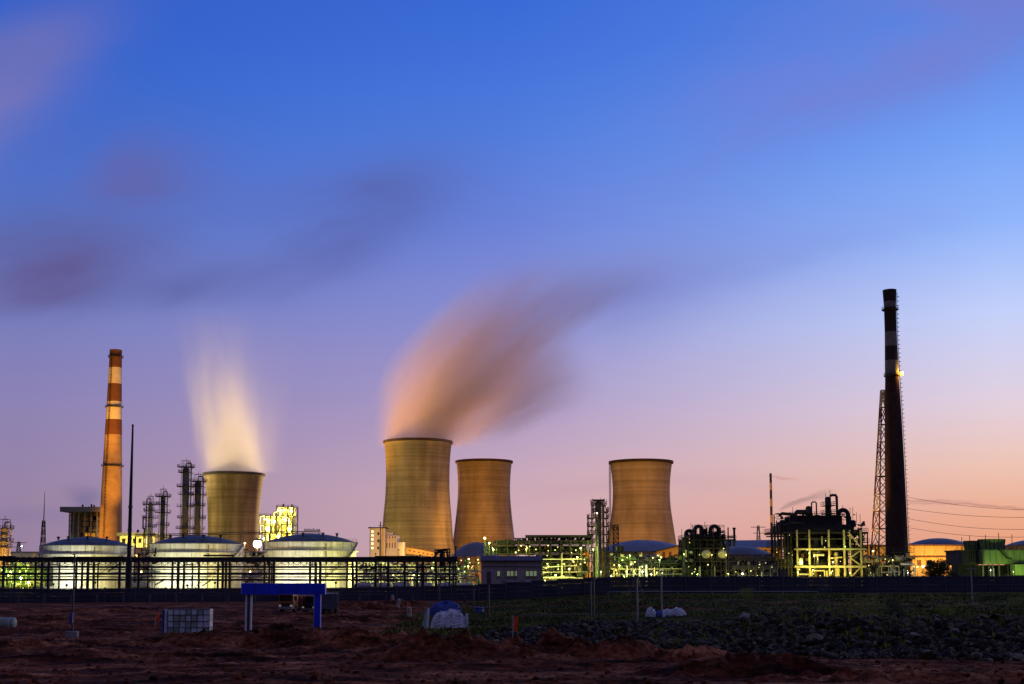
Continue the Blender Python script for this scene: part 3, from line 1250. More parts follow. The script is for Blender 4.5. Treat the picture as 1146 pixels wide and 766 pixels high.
for q in pts[::2]:
    bx(R, 'support', (q[0], 0, q[2] - .45), (.3, .4, .7), 'concrete')


# ------------------------------------------------------------------ process plant
class Unit:
    """a thing whose pieces are given by where they stand in a vertical plane at distance Y, with real depth added"""

    def __init__(s, name, label, cat, cx, Y, group=None):
        s.Y, s.s = Y, S(Y)
        s.g = G(cx, Y)
        s.R = thing(name, label, cat, s.g, 0, group)

    def p(s, px, py, d=0.0):
        return Vector((X(px, s.Y) - s.g.x, d, Z(py, s.Y) - s.g.z))

    def col(s, px, ytop, d=0.0, w=.4, m='steel_dark', ybot=None, name='column'):
        a = s.p(px, ytop, d)
        z0 = 0 if ybot is None else s.p(px, ybot).z
        return bar(s.R, name, (a.x, d, z0), a, w, m)

    def beam(s, x0, y0, x1, y1, d=0.0, w=.35, m='steel_dark', h=None, name='beam'):
        return bar(s.R, name, s.p(x0, y0, d), s.p(x1, y1, d), w, m, h)

    def deck(s, x0, x1, y, d0, d1, t=.3, m='steel_dark', rail=True, name='platform'):
        a, b = s.p(x0, y), s.p(x1, y)
        o = bx(s.R, name, ((a.x + b.x) / 2, (d0 + d1) / 2, a.z - t / 2), (b.x - a.x, d1 - d0, t), m)
        if rail:
            railing(s.R, [(a.x, d0, a.z), (b.x, d0, a.z), (b.x, d1, a.z), (a.x, d1, a.z)], 1.15, .09, m, True)
        return o

    def pipe(s, pts, r=.25, m='steel_dark', n=8, name='pipe'):
        return pipe(s.R, name, [s.p(*q) for q in pts], r, m, n)

    def ubend(s, x0, x1, ytop, ybot, d=0.0, r=.4, m='steel_dark', name='u_bend_pipe'):
        a, b = s.p(x0, ytop, d), s.p(x1, ytop, d)
        rad = (b.x - a.x) / 2
        c = ((a.x + b.x) / 2, d, a.z - rad)
        z0 = s.p(x0, ybot).z
        pts = [(a.x, d, z0)] + arc(c, rad, 180, 0, 10) + [(b.x, d, z0)]
        return pipe(s.R, name, pts, r, m, 10)

    def box(s, x0, y0, x1, y1, d0, d1, m, name):
        a, b = s.p(x0, y0), s.p(x1, y1)
        return bx(s.R, name, ((a.x + b.x) / 2, (d0 + d1) / 2, (a.z + b.z) / 2), (abs(b.x - a.x), d1 - d0, abs(a.z - b.z)), m)

    def vessel(s, px, ytop, ybot, hw, d=0.0, m='steel_mid', name='vessel', n=16):
        a = s.p(px, ytop)
        z1 = a.z
        z0 = s.p(px, ybot).z if ybot is not None else 0
        r = hw * s.s
        return MB().lathe([(.02, z0 - r * .0), (r, z0), (r, z1 - r * .5), (r * .8, z1 - r * .2), (r * .4, z1 - r * .04), (.02, z1)], n, (a.x, d, 0)).build(name, m, s.R, True)

    def clutter(s, x0, x1, y0, y1, d0, d1, n, seed, mats=('steel_dark',), r=(.08, .24)):
        """small-bore pipework and fittings too fine to pick apart"""
        rg = random.Random(seed)
        for m in mats:
            mb = MB()
            for i in range(n):
                k = rg.random()
                px, py, d = rg.uniform(x0, x1), rg.uniform(y0, y1), rg.uniform(d0, d1)
                q = s.p(px, py, d)
                rr = rg.uniform(*r)
                if k < .35:
                    e = s.p(min(x1, px + rg.uniform(3, 14)), py, d)
                    mb.tube([q, e], rr, 6)
                elif k < .68:
                    e = s.p(px, min(y1, py + rg.uniform(3, 12)), d)
                    mb.tube([q, e], rr, 6)
                elif k < .82:
                    e = s.p(px, min(y1, py + rg.uniform(1.5, 4)), d)
                    mb.tube([q, e], [rr * 3.2, rr * 3.2], 8)
                elif k < .92:
                    mb.box(q, (rg.uniform(.5, 1.6), rg.uniform(.5, 1.2), rg.uniform(.5, 1.4)))
                else:
                    e = s.p(px + rg.uniform(-4, 4), min(y1, py + rg.uniform(3, 8)), d)
                    mb.bar(q, e, .16)
            o = mb.build('small_pipework', m, s.R)
            o['kind'] = 'stuff'

    def fixtures(s, x0, x1, y0, y1, d, n, seed, r=.22):
        """small bulkhead lamps fixed to the unit's steelwork"""
        rg = random.Random(seed)
        me = {}
        for i in range(n):
            q = s.p(rg.uniform(x0, x1), rg.uniform(y0, y1), d)
            m = 'glow_tiny' if rg.random() < .6 else 'glow_tiny_green'
            if m not in me:
                o = MB().lathe([(r * math.sin(math.pi * k / 5) + .001, -r * math.cos(math.pi * k / 5)) for k in range(6)], 8).build('bulkhead_lamp', m, s.R, True)
                me[m] = o
            else:
                o = me[m].copy()
                COL.objects.link(o)
            o.location = q
            k = rg.uniform(.6, 1.2)
            o.scale = (k, k, k)

    def whip(s, px, y0, y1, d=0.0, w=.12):
        return bar(s.R, 'rod', s.p(px, y0, d), s.p(px, y1, d), w, 'steel_dark')


def process_column(px, ytop, Y, hw, plats, label, m='steel_mid', side=1, group='tall process columns with platforms', pw=1.9, topframe=True):
    u = Unit('process_column', label, 'process column', px, Y, group)
    r = hw * u.s
    h = u.p(px, ytop).z
    MB().lathe([(r * 1.15, 0), (r * 1.15, 3), (r, 5), (r, h * .55), (r * .92, h * .57), (r * .92, h - r), (r * .7, h - r * .4), (.02, h)], 20).build('shell', m, u.R, True)
    for k, py in enumerate(plats):
        z = u.p(px, py).z
        R0 = r + pw * (1 if k % 2 else 1.25)
        a0 = math.radians((k * 73) % 360)
        mb = MB()
        n = 14
        full = k == 0
        for j in range(n if full else 10):
            t0 = a0 + 2 * math.pi * j / n
            t1 = a0 + 2 * math.pi * (j + 1) / n
            v = [(q * math.cos(t), q * math.sin(t), z + e) for e in (-.12, .12) for t in (t0, t1) for q in (r, R0)]
            mb.add(v, [(0, 1, 3, 2), (4, 6, 7, 5), (1, 5, 7, 3), (0, 2, 6, 4), (0, 4, 5, 1), (2, 3, 7, 6)])
        pf = mb.build('platform', 'steel_dark', u.R)
        mb = MB()
        for j in range(n if full else 10):
            t0 = a0 + 2 * math.pi * j / n
            t1 = a0 + 2 * math.pi * (j + 1) / n
            q = lambda t, e: (R0 * math.cos(t), R0 * math.sin(t), z + e)
            for e in (.6, 1.2):
                mb.bar(q(t0, e), q(t1, e), .11)
            mb.bar(q(t0, 0), q(t0, 1.2), .11)
        mb.build('handrail', 'steel_dark', pf)
        bar(u.R, 'bracket', (side * r, -.2, z - 1.3), (side * R0, -.2, z - .1), .2, 'steel_dark')
    # overhead vapour line down one side, ladder down the other
    x1 = side * (r + .75)
    pipe(u.R, 'vapour_line', [(0, 0, h - .2), (0, 0, h + 1.0), (side * .4, 0, h + 1.5), (x1 - side * .4, 0, h + 1.5), (x1, 0, h + 1.0), (x1, 0, 2)], max(.28, r * .22), 'pipe_alu', 8)
    pipe(u.R, 'riser_pipe', [(-side * r * .4, -r - .5, h * .8), (-side * r * .4, -r - .5, 1)], .18, 'pipe_alu', 6)
    pipe(u.R, 'riser_pipe', [(side * r * .5, -r - .4, h * .62), (side * r * .5, -r - .4, 1)], .14, 'rust', 6)
    mb = MB()
    xl = -side * (r + .3)
    for sg in (-.3, .3):
        mb.bar((xl, sg - .4, 1), (xl, sg - .4, h), .1)
    z = 1
    while z < h:
        mb.bar((xl, -.7, z), (xl, -.1, z), .08)
        mb.bar((xl - side * .5, -.7, z), (xl - side * .5, -.1, z), .08)
        z += .9
    mb.build('ladder', 'steel_dark', u.R)
    if topframe:
        mb = MB()
        e = r * .9
        for sx in (-1, 1):
            for sy in (-1, 1):
                mb.bar((sx * e, sy * e, h - .6), (sx * e, sy * e, h + 2.6), .16)
            mb.bar((sx * e, -e, h + 2.6), (sx * e, e, h + 2.6), .16)
        for sy in (-1, 1):
            mb.bar((-e, sy * e, h + 2.6), (e, sy * e, h + 2.6), .16)
        mb.bar((0, 0, h), (0, 0, h + 4), .14)
        mb.build('top_davit', 'steel_dark', u.R)
    return u


process_column(166.5, 562, 520, 2.6, [565, 572, 580, 590, 600], 'shorter process column with a small square frame, left of the paired columns', 'steel_light', -1)
process_column(180.5, 554, 530, 2.9, [556, 565, 574, 588, 602], 'dark process column with platforms standing behind the shorter column')
process_column(205.5, 522, 560, 4.2, [523, 529, 545, 554, 567, 580, 592], 'tallest platformed process column left of the steaming cooling tower')
process_column(219.5, 537, 565, 4.0, [539, 545, 554, 566, 580, 592], 'process column with an orange lit right side, between tallest column and cooling tower', 'steel_mid')
# square frame hung on the shorter column
u = Unit('sampling_frame', 'small open square steel frame hung left of the shorter process column', 'frame', 160, 518)
for a in ((158.6, 579, 158.6, 592), (162, 579, 162, 592), (158.6, 579, 162, 579), (158.6, 592, 162, 592)):
    u.beam(*a, w=.5)
u.col(160.2, 592, 0, .5)

floodlight(G(172, 496) + Vector((0, 0, 6)), at(174, 590, 525), 16000, YEL, 80, 'yellow floodlight at the foot of the two shorter process columns')
floodlight(G(210, 530) + Vector((0, 0, 8)), at(212, 575, 562), 26000, OLV, 80, 'yellow floodlight at the foot of the two taller process columns')
floodlight(G(232, 556) + Vector((0, 0, 8)), at(221, 570, 565), 12000, SOD, 80, 'sodium floodlight right of the two taller process columns')
# orange reactor at the left edge
u = process_column(3.5, 589, 450, 4.6, [592, 599, 606, 613], 'orange lit platformed reactor at the left edge of the picture', 'steel_light', 1, pw=1.4)
floodlight(G(-2, 428) + Vector((0, 0, 5)), at(3, 603, 450), 70000, SOD, 90, 'floodlight below the orange reactor at the left edge')

# pipe bridge behind the tanks with handrail
u = Unit('pipe_bridge', 'thin dark pipe bridge spanning behind the tank domes', 'pipe bridge', 230, 460)
u.beam(150, 598.6, 358, 594.8, 0, .5, h=.35)
u.beam(150, 600.2, 358, 596.4, 1.5, .3, h=.3)
for px in (150, 190, 228, 268, 300, 356):
    u.col(px, 600 - (px - 150) * .018, .7, .45)
for px in range(152, 357, 12):
    yy = 598.6 - (px - 150) * .0183
    u.beam(px, yy, px, yy - 2.6, 0, .1)
for k in range(14):
    px = 340 + k * 1.3
    u.beam(px, 595, px, 592 + random.uniform(-1, 1), 0, .25)

# boiler house behind the left tank
Y = 930
u = Unit('boiler_house', 'open framed boiler house with overhanging grey roof and orange lit interior, left of orange chimney', 'building', 92, Y)
u.box(69, 568, 114, 573.5, -8, 34, 'roof_grey', 'roof')
for px in (76, 80.5, 86, 93, 100, 107, 112):
    u.col(px, 573.5, 0, 1.0, 'steel_light')
    u.col(px, 573.5, 26, .9, 'steel_mid')
for py in (577, 583, 589, 595, 601):
    u.beam(75, py, 113, py, .0, .5, 'steel_mid', .6)
    u.deck(77, 113, py, 10.5, 26, .4, 'steel_mid', False)
for i, px in enumerate((84, 88.5, 93, 97.5, 102, 106.5)):
    for j, py in enumerate((578, 584, 590, 596)):
        if (i + j) % 7 != 3:
            u.box(px, py, px + 3.9, py + 5.0, 9, 10, 'wall_yellow', 'wall_panel')
u.box(76, 574.5, 113, 652, 26.6, 27.4, 'wall_grey', 'back_wall')
u.box(75.6, 573.6, 83.4, 652, 3, 25, 'wall_grey', 'stair_bay')
u.box(83.8, 573.6, 113, 577.4, 3, 9.5, 'wall_grey', 'cladding')
u.vessel(82, 580, 605, 2.2, 1.5, 'steel_mid')
for px, y0 in ((85, 564), (92, 566), (95, 563.5), (98, 564.5)):
    u.vessel(px, y0, 568, 1.0 if px != 92 else .4, 10, 'steel_dark', 'roof_fan')
c = u.g
floodlight(c + Vector((2, -40, 6)), c + Vector((2, 8, 20)), 240000, SOD, 40, 'floodlight in front of the boiler house')
floodlight(c + Vector((-26, -24, 8)), c + Vector((-8, 8, 22)), 30000, GRN, 50, 'greenish floodlight left of the boiler house')

# lamp cluster inside the boiler house bays and low sheds beside chimney
u = Unit('chimney_annex', 'low flat roofed shed with yellowish lit wall right of the orange chimney foot', 'shed', 152, 820)
u.box(133, 600, 172, 652, 0, 30, 'wall_cream', 'wall')
u.box(131, 596.5, 174, 600, -3, 33, 'roof_blue', 'roof')
for k in range(6):
    u.box(136 + k * 6, 603, 139.5 + k * 6, 608, -.3, .2, 'window_lit' if k in (1, 4) else 'glass_dark', 'window')
for k in range(3):
    u.vessel(140 + k * 9, 592.5, 596.5, 1.4, 8, 'steel_dark', 'roof_vent')
floodlight(u.g + Vector((0, -22, 12)), u.g + Vector((0, 0, 24)), 60000, YEL, 110, 'yellow floodlight facing the shed by the chimney')

# brilliantly lit preheater tower
Y = 650
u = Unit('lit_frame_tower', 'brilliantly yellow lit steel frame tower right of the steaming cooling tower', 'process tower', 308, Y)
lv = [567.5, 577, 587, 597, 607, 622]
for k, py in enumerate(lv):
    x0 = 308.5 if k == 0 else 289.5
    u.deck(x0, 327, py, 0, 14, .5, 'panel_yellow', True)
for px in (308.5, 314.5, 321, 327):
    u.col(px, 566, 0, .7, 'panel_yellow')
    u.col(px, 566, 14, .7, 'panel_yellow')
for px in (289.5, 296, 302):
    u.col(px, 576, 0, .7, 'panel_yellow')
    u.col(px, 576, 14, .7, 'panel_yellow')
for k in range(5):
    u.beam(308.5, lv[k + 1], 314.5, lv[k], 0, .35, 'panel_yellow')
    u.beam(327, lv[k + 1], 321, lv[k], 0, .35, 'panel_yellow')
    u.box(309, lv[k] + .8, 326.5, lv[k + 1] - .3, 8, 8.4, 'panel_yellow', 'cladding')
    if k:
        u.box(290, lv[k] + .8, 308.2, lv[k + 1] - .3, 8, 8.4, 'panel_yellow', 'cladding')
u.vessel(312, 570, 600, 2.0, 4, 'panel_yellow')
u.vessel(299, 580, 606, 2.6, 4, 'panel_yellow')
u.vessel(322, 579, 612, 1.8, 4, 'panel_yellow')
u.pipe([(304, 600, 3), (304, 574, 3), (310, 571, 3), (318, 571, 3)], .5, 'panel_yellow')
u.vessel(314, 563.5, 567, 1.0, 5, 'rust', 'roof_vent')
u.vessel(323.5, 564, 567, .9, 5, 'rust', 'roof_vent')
tg = u.g
k = 0
for (px, py, w) in ((313, 571.5, 2600), (324, 572, 2600), (317.5, 582, 2600), (295, 581, 2400), (305, 584, 2200), (323, 592, 2000), (297, 592, 2400), (310, 601, 2200), (294, 603, 2000), (326, 602, 1400)):
    q = u.p(px, py, 2.5)
    b = MB().lathe([(.7 * math.sin(math.pi * i / 6) + .001, -.7 * math.cos(math.pi * i / 6)) for i in range(7)], 10, q).build('lamp', 'glow_white', u.R, True)
    ld = bpy.data.lights.new('deck_light', 'POINT')
    ld.energy = w * 2.2
    ld.color = (1, .80, .16)
    ld.shadow_soft_size = .7
    lo = bpy.data.objects.new('deck_light', ld)
    COL.objects.link(lo)
    lo.parent = u.R
    lo.location = q + Vector((0, -1.3, 0))

# stair tower, lit block and conveyor gallery in front of the tallest cooling tower
Y = 600
u = Unit('stair_tower', 'cream stair tower with a column of lit windows and flat black roof', 'building', 422, Y)
u.box(413.3, 591.5, 430.5, 652, 0, 10, 'wall_cream', 'wall')
u.box(411.8, 590.2, 432, 591.5, -1, 11, 'wall_dark', 'roof')
for py in (594, 598.3, 602.8, 607.5, 612.5):
    u.box(415.2, py, 417.6, py + 2.2, -.15, .1, 'window_lit', 'window')
for py in (596, 604, 612):
    u.box(422, py, 424, py + 3, -.12, .1, 'glass_dark', 'window')
u = Unit('roof_mast', 'thin black antenna mast rising in front of the cream stair tower', 'mast', 425.3, 590)
u.col(425.3, 584, 0, .5)
u.col(425.3, 604, 0, .85)
u.beam(423, 588.5, 427.6, 588.5, 0, .25)
u = Unit('lit_block', 'orange and pink lit stepped plant building beside the stair tower', 'building', 440, 606)
u.box(431, 599.5, 444.5, 652, 0, 14, 'wall_white', 'wall')
u.box(430.6, 596, 439, 599.4, 2, 12, 'wall_cream', 'penthouse')
u.box(444.7, 607.0, 451, 652, 1, 13, 'wall_white', 'annex')
u.box(430.4, 604.7, 445, 605.6, -.6, .3, 'wall_yellow', 'ledge')
for px in (432.3, 435.3, 438.3, 441.3):
    u.box(px, 607.5, px + 1.1, 613.5, -.2, .1, 'rust', 'window')
    u.box(px, 600.5, px + 1.2, 603, -.2, .1, 'rust', 'window')
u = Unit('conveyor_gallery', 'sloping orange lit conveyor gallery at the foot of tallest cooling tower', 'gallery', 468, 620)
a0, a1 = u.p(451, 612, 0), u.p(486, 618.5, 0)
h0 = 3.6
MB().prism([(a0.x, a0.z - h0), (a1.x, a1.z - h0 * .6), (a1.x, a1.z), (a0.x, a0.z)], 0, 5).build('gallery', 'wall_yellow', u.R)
MB().prism([(a0.x - .5, a0.z), (a1.x + .5, a1.z), (a1.x + .5, a1.z + .5), (a0.x - .5, a0.z + .5)], -.5, 5.5).build('roof', 'rust', u.R)
for k in range(7):
    q = a0.lerp(a1, (k + .5) / 7)
    bx(u.R, 'window', (q.x, -.05, q.z - 1.5), (1.0, .2, .7), 'rust')
for px in (455, 465, 475, 484):
    u.col(px, 620, 2.5, .6, 'steel_mid')
floodlight(at(446, 652, 575) + Vector((0, 0, 16)), at(440, 606, 608), 26000, SOD, 100, 'sodium floodlight facing the stepped plant building')
floodlight(at(420, 652, 570) + Vector((0, 0, 14)), at(420, 605, 602), 9000, WHT, 100, 'white floodlight facing the stair tower')
floodlight(at(470, 652, 600) + Vector((0, 0, 14)), at(468, 616, 622), 22000, AMB, 120, 'amber floodlight facing the conveyor gallery')


# ---- low equipment seen through the rack, between tanks and dark pump house
def pump_skid(px, Y, label, m='pipe_alu'):
    u = Unit('pump_skid', label, 'pump skid', px, Y, 'low pump skids of the tank farm')
    bx(u.R, 'skid', (0, 0, .3), (7, 3, .5), 'steel_mid')
    drum(u.R, 'drum', (-2.6, 0, 2.2), (2.0, 0, 2.2), 1.0, m)
    pipe(u.R, 'pipe', [(-3, -.8, .5), (-3, -.8, 4.6), (-2.4, -.8, 5.1), (2.6, -.8, 5.1), (3.1, -.8, 4.6), (3.1, -.8, .5)], .2, m)
    pipe(u.R, 'pipe', [(1, .6, 3), (1, .6, 6.5), (5, .6, 6.5)], .16, m)
    for x in (-3.3, 0, 3.3):
        bar(u.R, 'post', (x, 1.2, .3), (x, 1.2, 6.8), .2, 'steel_light')
    bar(u.R, 'beam', (-3.5, 1.2, 6.8), (3.5, 1.2, 6.8), .22, 'steel_light')
    bar(u.R, 'beam', (-3.5, 1.2, 4.2), (3.5, 1.2, 4.2), .2, 'steel_light')
    return u


for i, (px, Y, lab) in enumerate([(16, 345, 'pump skid glowing green under lamps at the left edge'), (32, 350, 'pump skid glowing green beside the left tank'),
                             (160, 350, 'pump skid between left and middle white tanks'), (283, 350, 'pump skid between middle and right white tanks'),
                             (408, 345, 'pump skid just right of the right white tank'), (430, 352, 'pump skid under the cream stair tower'),
                             (452, 346, 'pump skid left of the green lamp'), (476, 352, 'pump skid beneath the green lamp'), (500, 348, 'pump skid right of the green lamp'),
                             (522, 352, 'pump skid left of the dark pump house')]):
    pump_skid(px, Y, lab, 'steel_pale' if i % 2 else 'pipe_alu')
# pale low sheds filling the far side of the yard
for i, (x0, x1, y0, Y, m, lab) in enumerate([(8, 50, 617.5, 520, 'wall_cream', 'low pale shed behind the pipe rack at the far left'),
                                    (400, 436, 628, 420, 'wall_white', 'low pale shed behind the rack under the stair tower'),
                                    (438, 466, 631, 425, 'wall_cream', 'low cream shed behind the rack left of the green lamp'),
                                    (478, 516, 633, 430, 'wall_cream', 'low cream shed behind the rack right of the green lamp'),
                                    (134, 168, 613, 470, 'wall_cream', 'pinkish shed between the left and middle tanks'),
                                    (262, 300, 618, 470, 'wall_cream', 'orange lit shed between the middle and right tanks')]):
    u = Unit('yard_shed', lab, 'shed', (x0 + x1) / 2, Y, 'low sheds of the tank farm')
    u.box(x0, y0 + 1.5, x1, 656, 0, 12, m, 'wall')
    u.box(x0 - 1, y0, x1 + 1, y0 + 1.5, -.8, 12.8, 'roof_grey', 'roof')
    nW = int((x1 - x0) / 7)
    for k in range(nW):
        cx = x0 + (k + .5) * (x1 - x0) / nW
        u.box(cx - 1.6, y0 + 6, cx + 1.6, y0 + 10, -.15, .1, 'glass_dark', 'window')
    u.box((x0 + x1) / 2 - 1.8, 642, (x0 + x1) / 2 + 1.8, 656, -.2, .15, 'steel_mid', 'door')

u = Unit('manifold', 'tangle of small pipes glowing green under the lamps at the far left', 'pipe manifold', 24, 338, 'pipe manifolds behind the rack')
u.box(-6, 634, 46, 657, 4, 9, 'panel_green', 'backdrop_wall')
u.fixtures(-4, 46, 630, 653, -1.6, 8, 71)
u.clutter(-4, 46, 628, 655, -1, 3, 45, 31, ('pipe_alu', 'panel_green', 'steel_yellow'))
u = Unit('manifold', 'tangle of small yellow lit pipes below the stair tower and right tank', 'pipe manifold', 426, 356, 'pipe manifolds behind the rack')
u.fixtures(400, 455, 630, 653, -.6, 12, 69)
u.clutter(400, 455, 629, 655, 0, 6, 55, 32, ('pipe_alu', 'steel_yellow', 'steel_dark'))
u = Unit('manifold', 'tangle of small greenish pipes around the round green lamp', 'pipe manifold', 490, 362, 'pipe manifolds behind the rack')
u.fixtures(457, 536, 626, 653, -.6, 18, 70)
u.clutter(457, 536, 626, 655, 0, 6, 60, 33, ('panel_green', 'steel_yellow', 'steel_dark'))
u = Unit('manifold', 'tangle of small amber lit pipes between middle and right tanks', 'pipe manifold', 283, 362, 'pipe manifolds behind the rack')
u.clutter(270, 297, 614, 655, 0, 6, 30, 34, ('pipe_alu', 'rust', 'steel_dark'))
u = Unit('manifold', 'tangle of small pipes between the left and middle tanks', 'pipe manifold', 158, 362, 'pipe manifolds behind the rack')
u.clutter(150, 170, 612, 655, 0, 6, 26, 35, ('pipe_alu', 'rust', 'steel_dark'))
yard_lamp(23.5, 647, 330, 5000, GRN, 'green glowing yard lamp at the far left behind the rack', .55)
yard_lamp(32.0, 652, 326, 3500, YEL, 'yellow yard lamp low beside the green one at far left', .45)
yard_lamp(24.4, 611, 505, 2500, WHT, 'slim white lamp post above the far left shed', .3)
yard_lamp(12, 640, 334, 2000, GRN, 'greenish yard lamp at the very left edge', .3)
yard_lamp(288, 609, 455, 16000, CRM, 'brilliant white orange lamp between the steaming tower and right tank', 2.6, radius=1.2)
yard_lamp(274, 608, 452, 1500, SOD, 'small orange lamp just left of the brilliant lamp', .5)
yard_lamp(280, 640, 372, 2600, AMB, 'amber lamp low between the middle and right tanks', .3)
yard_lamp(158, 640, 372, 1500, YEL, 'yellow lamp low between the left and middle tanks', .3)
yard_lamp(153, 622, 455, 1400, SOD, 'orange lamp in front of the pinkish shed', .3)
yard_lamp(484, 635, 372, 3800, GRN, 'round green yellow lamp right of the tanks behind the rack', .85)
yard_lamp(484.5, 627, 380, 900, GRN, 'smaller green lamp above the round green yellow one', .4)
yard_lamp(412, 637, 366, 3000, YEL, 'yellow lamp right of the right tank', .4)
yard_lamp(440, 644, 366, 2600, YEL, 'yellow lamp beneath the plant building', .3)
yard_lamp(463, 643, 366, 2000, WHT, 'white lamp low behind the rack columns', .3)
yard_lamp(511, 628, 372, 1200, YEL, 'yellow lamp at the end of the rack', .35)
yard_lamp(524.5, 626, 380, 1300, GRN, 'green lamp left of the dark pump house', .4)
yard_lamp(524, 634, 376, 900, YEL, 'pale yellow lamp below the green one by the pump house', .3)

for k, (px, w, c_) in enumerate(((407, 16000, YEL), (424, 14000, WHT), (444, 14000, YEL), (460, 11000, GRN), (484, 14000, GRN), (505, 10000, YEL))):
    floodlight(G(px, 384) + Vector((0, 0, 4)), at(px, 640, 425), w, c_, 125, ('first', 'second', 'third', 'fourth', 'fifth', 'sixth')[k] + ' from left of the low floodlights facing the sheds right of the tanks')
for k, (px, w, c_) in enumerate(((14, 2500, GRN), (36, 2500, YEL))):
    floodlight(G(px, 330) + Vector((0, 0, 3)), at(px, 640, 345), w, c_, 120, ('left', 'right')[k] + ' low floodlight on the pipes at the far left')
# ---- dark clutter over the rack's right end
u = Unit('valve_station', 'dark cluster of pipes and a stub stack at the right end of the rack', 'pipe station', 502, 312)
for a in ((487, 616, 487, 640), (497, 614, 497, 640), (503, 614.5, 503, 640)):
    u.beam(*a, w=.3)
u.beam(486, 616, 504, 614.5, 0, .35)
u.beam(486, 619, 504, 618, 0, .3)
u.pipe([(486, 624, .4), (490, 617, .4), (500, 616, .4), (502, 630, .4)], .35)
u.vessel(494, 617, 634, 2.2, .8, 'steel_dark')
u.vessel(510, 611, None, .8, .5, 'steel_dark', 'stub_stack')
for k in range(5):
    u.beam(486 + 4 * k, 640, 490 + 4 * k, 626, .2, .2)
    u.col(488 + 5 * k, 628, 1, .25)

# ---- dark pump house
u = Unit('pump_house', 'long low dark pump house with a blue grey roof band and greenish windows', 'building', 572, 308)
u.box(538.5, 627.5, 605.5, 658, 0, 10, 'wall_render', 'wall')
u.box(537.5, 622.5, 607, 627.5, -.8, 10.8, 'roof_pale_blue', 'roof')
for a, b, c2 in ((556, 560, 'window_green'), (567, 579, 'window_green'), (588, 601, 'window_green')):
    n = max(1, int((b - a) / 3.5))
    for k in range(n):
        w = (b - a) / n
        fr = u.box(a + k * w + .05, 638.6, a + (k + 1) * w - .05, 645.6, -.10, .3, 'wall_dark', 'window_frame')
        pn = u.box(a + k * w + .5, 639.3, a + (k + 1) * w - .5, 644.9, -.13, -.09, c2, 'pane')
        pn.parent = fr
    u.box(a - .6, 646.0, b + .6, 646.6, -.35, .1, 'concrete', 'sill')
for px in (564.5, 576.3, 606):
    u.col(px, 627.5, -.25, .25, 'steel_light', None, 'downpipe')
u.box(545, 640, 549.5, 656, -.2, .2, 'steel_mid', 'door')
u.box(537.2, 627.4, 607.2, 628.3, -1.05, -.75, 'steel_mid', 'gutter')
for px in (562, 583):
    u.box(px, 648, px + 2.6, 651, -.8, -.1, 'steel_light', 'air_conditioner')
u.pipe([(539, 634, -.4), (606, 634.5, -.4)], .1, 'steel_mid')
u.box(571, 650.5, 579, 652, -.3, 0, 'steel_pale', 'vent')
u.box(587, 650, 596, 652, -.3, 0, 'steel_pale', 'vent')

# ---- long air cooler structure behind the pump house
Y = 372
u = Unit('air_cooler_bank', 'long dark steel air cooler bank with flat decks behind the pump house', 'process unit', 598, Y)
u.box(588, 599.5, 662, 602.0, -5, 5, 'steel_dark', 'top_deck')
u.beam(600, 604.7, 664, 604.7, -3, .25)
for px in range(592, 662, 9):
    u.beam(px, 605.5, px, 601, -3, .9)
    u.beam(px + 2, 605.5, px + 5, 602, -3, .8)
u.box(554, 605.5, 662, 609.5, -5, 5, 'steel_dark', 'cooler_bundle')
u.deck(541, 650, 611, -6, 5, .4)
u.deck(541, 652, 619.5, -6, 5, .4)
u.deck(560, 655, 629, -6, 5, .35)
u.deck(560, 655, 640, -6, 5, .35)
for px in (545, 556, 568, 580, 592, 604, 616, 627, 638, 650, 657):
    u.col(px, 605, -5.2, .4, 'steel_mid')
    u.col(px, 605, 4.8, .4)
for i, px in enumerate((548, 553, 561, 566, 572, 579, 585, 590, 597, 611, 622, 633, 641, 648)):
    u.vessel(px, 612.5 + (i % 3), 619.5, 1.0 + .4 * (i % 2), -1 + (i % 3), ('rust', 'steel_light', 'pipe_alu')[i % 3], 'fan_motor')
for i, px in enumerate((612, 619, 624, 631, 636, 643, 650)):
    u.vessel(px, 630.5 + (i % 3), 640, 1.0 + .3 * (i % 2), -3, ('steel_light', 'pipe_alu', 'steel_pale')[i % 3], 'heat_exchanger')
u.pipe([(607, 626.2, -6.3), (650, 626.2, -6.3)], .22, 'steel_pale')
u.pipe([(607, 640.5, -6.4), (656, 640.5, -6.4)], .2, 'pipe_alu')
u.pipe([(607, 646.5, -6.2), (640, 646.5, -6.2), (643, 647.5, -6.2), (656, 647.5, -6.2)], .3, 'steel_pale')
u.pipe([(607, 635, -6.1), (645, 633, -6.1)], .18, 'pipe_alu')
u.col(628, 620, -6.5, .3, 'steel_pale')
u.beam(541, 617, 556, 605.5, -5, .3)
u.beam(556, 611, 545, 619.5, -5, .25)
for px in (570, 585, 612, 640):
    u.whip(px, 605.5, 601, -4)
u.box(608, 648, 656, 656, -1, 4, 'wall_cream', 'cable_house')
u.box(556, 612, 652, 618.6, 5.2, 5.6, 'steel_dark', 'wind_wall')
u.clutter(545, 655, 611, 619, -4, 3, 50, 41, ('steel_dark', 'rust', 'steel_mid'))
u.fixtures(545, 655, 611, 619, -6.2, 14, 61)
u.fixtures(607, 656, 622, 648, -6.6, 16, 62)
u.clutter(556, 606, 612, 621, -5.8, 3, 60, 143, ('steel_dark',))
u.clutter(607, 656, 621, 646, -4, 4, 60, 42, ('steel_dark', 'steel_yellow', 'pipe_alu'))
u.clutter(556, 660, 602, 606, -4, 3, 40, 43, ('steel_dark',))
u.box(600, 621, 656, 650, 5.3, 5.8, 'wall_dark', 'wind_wall')
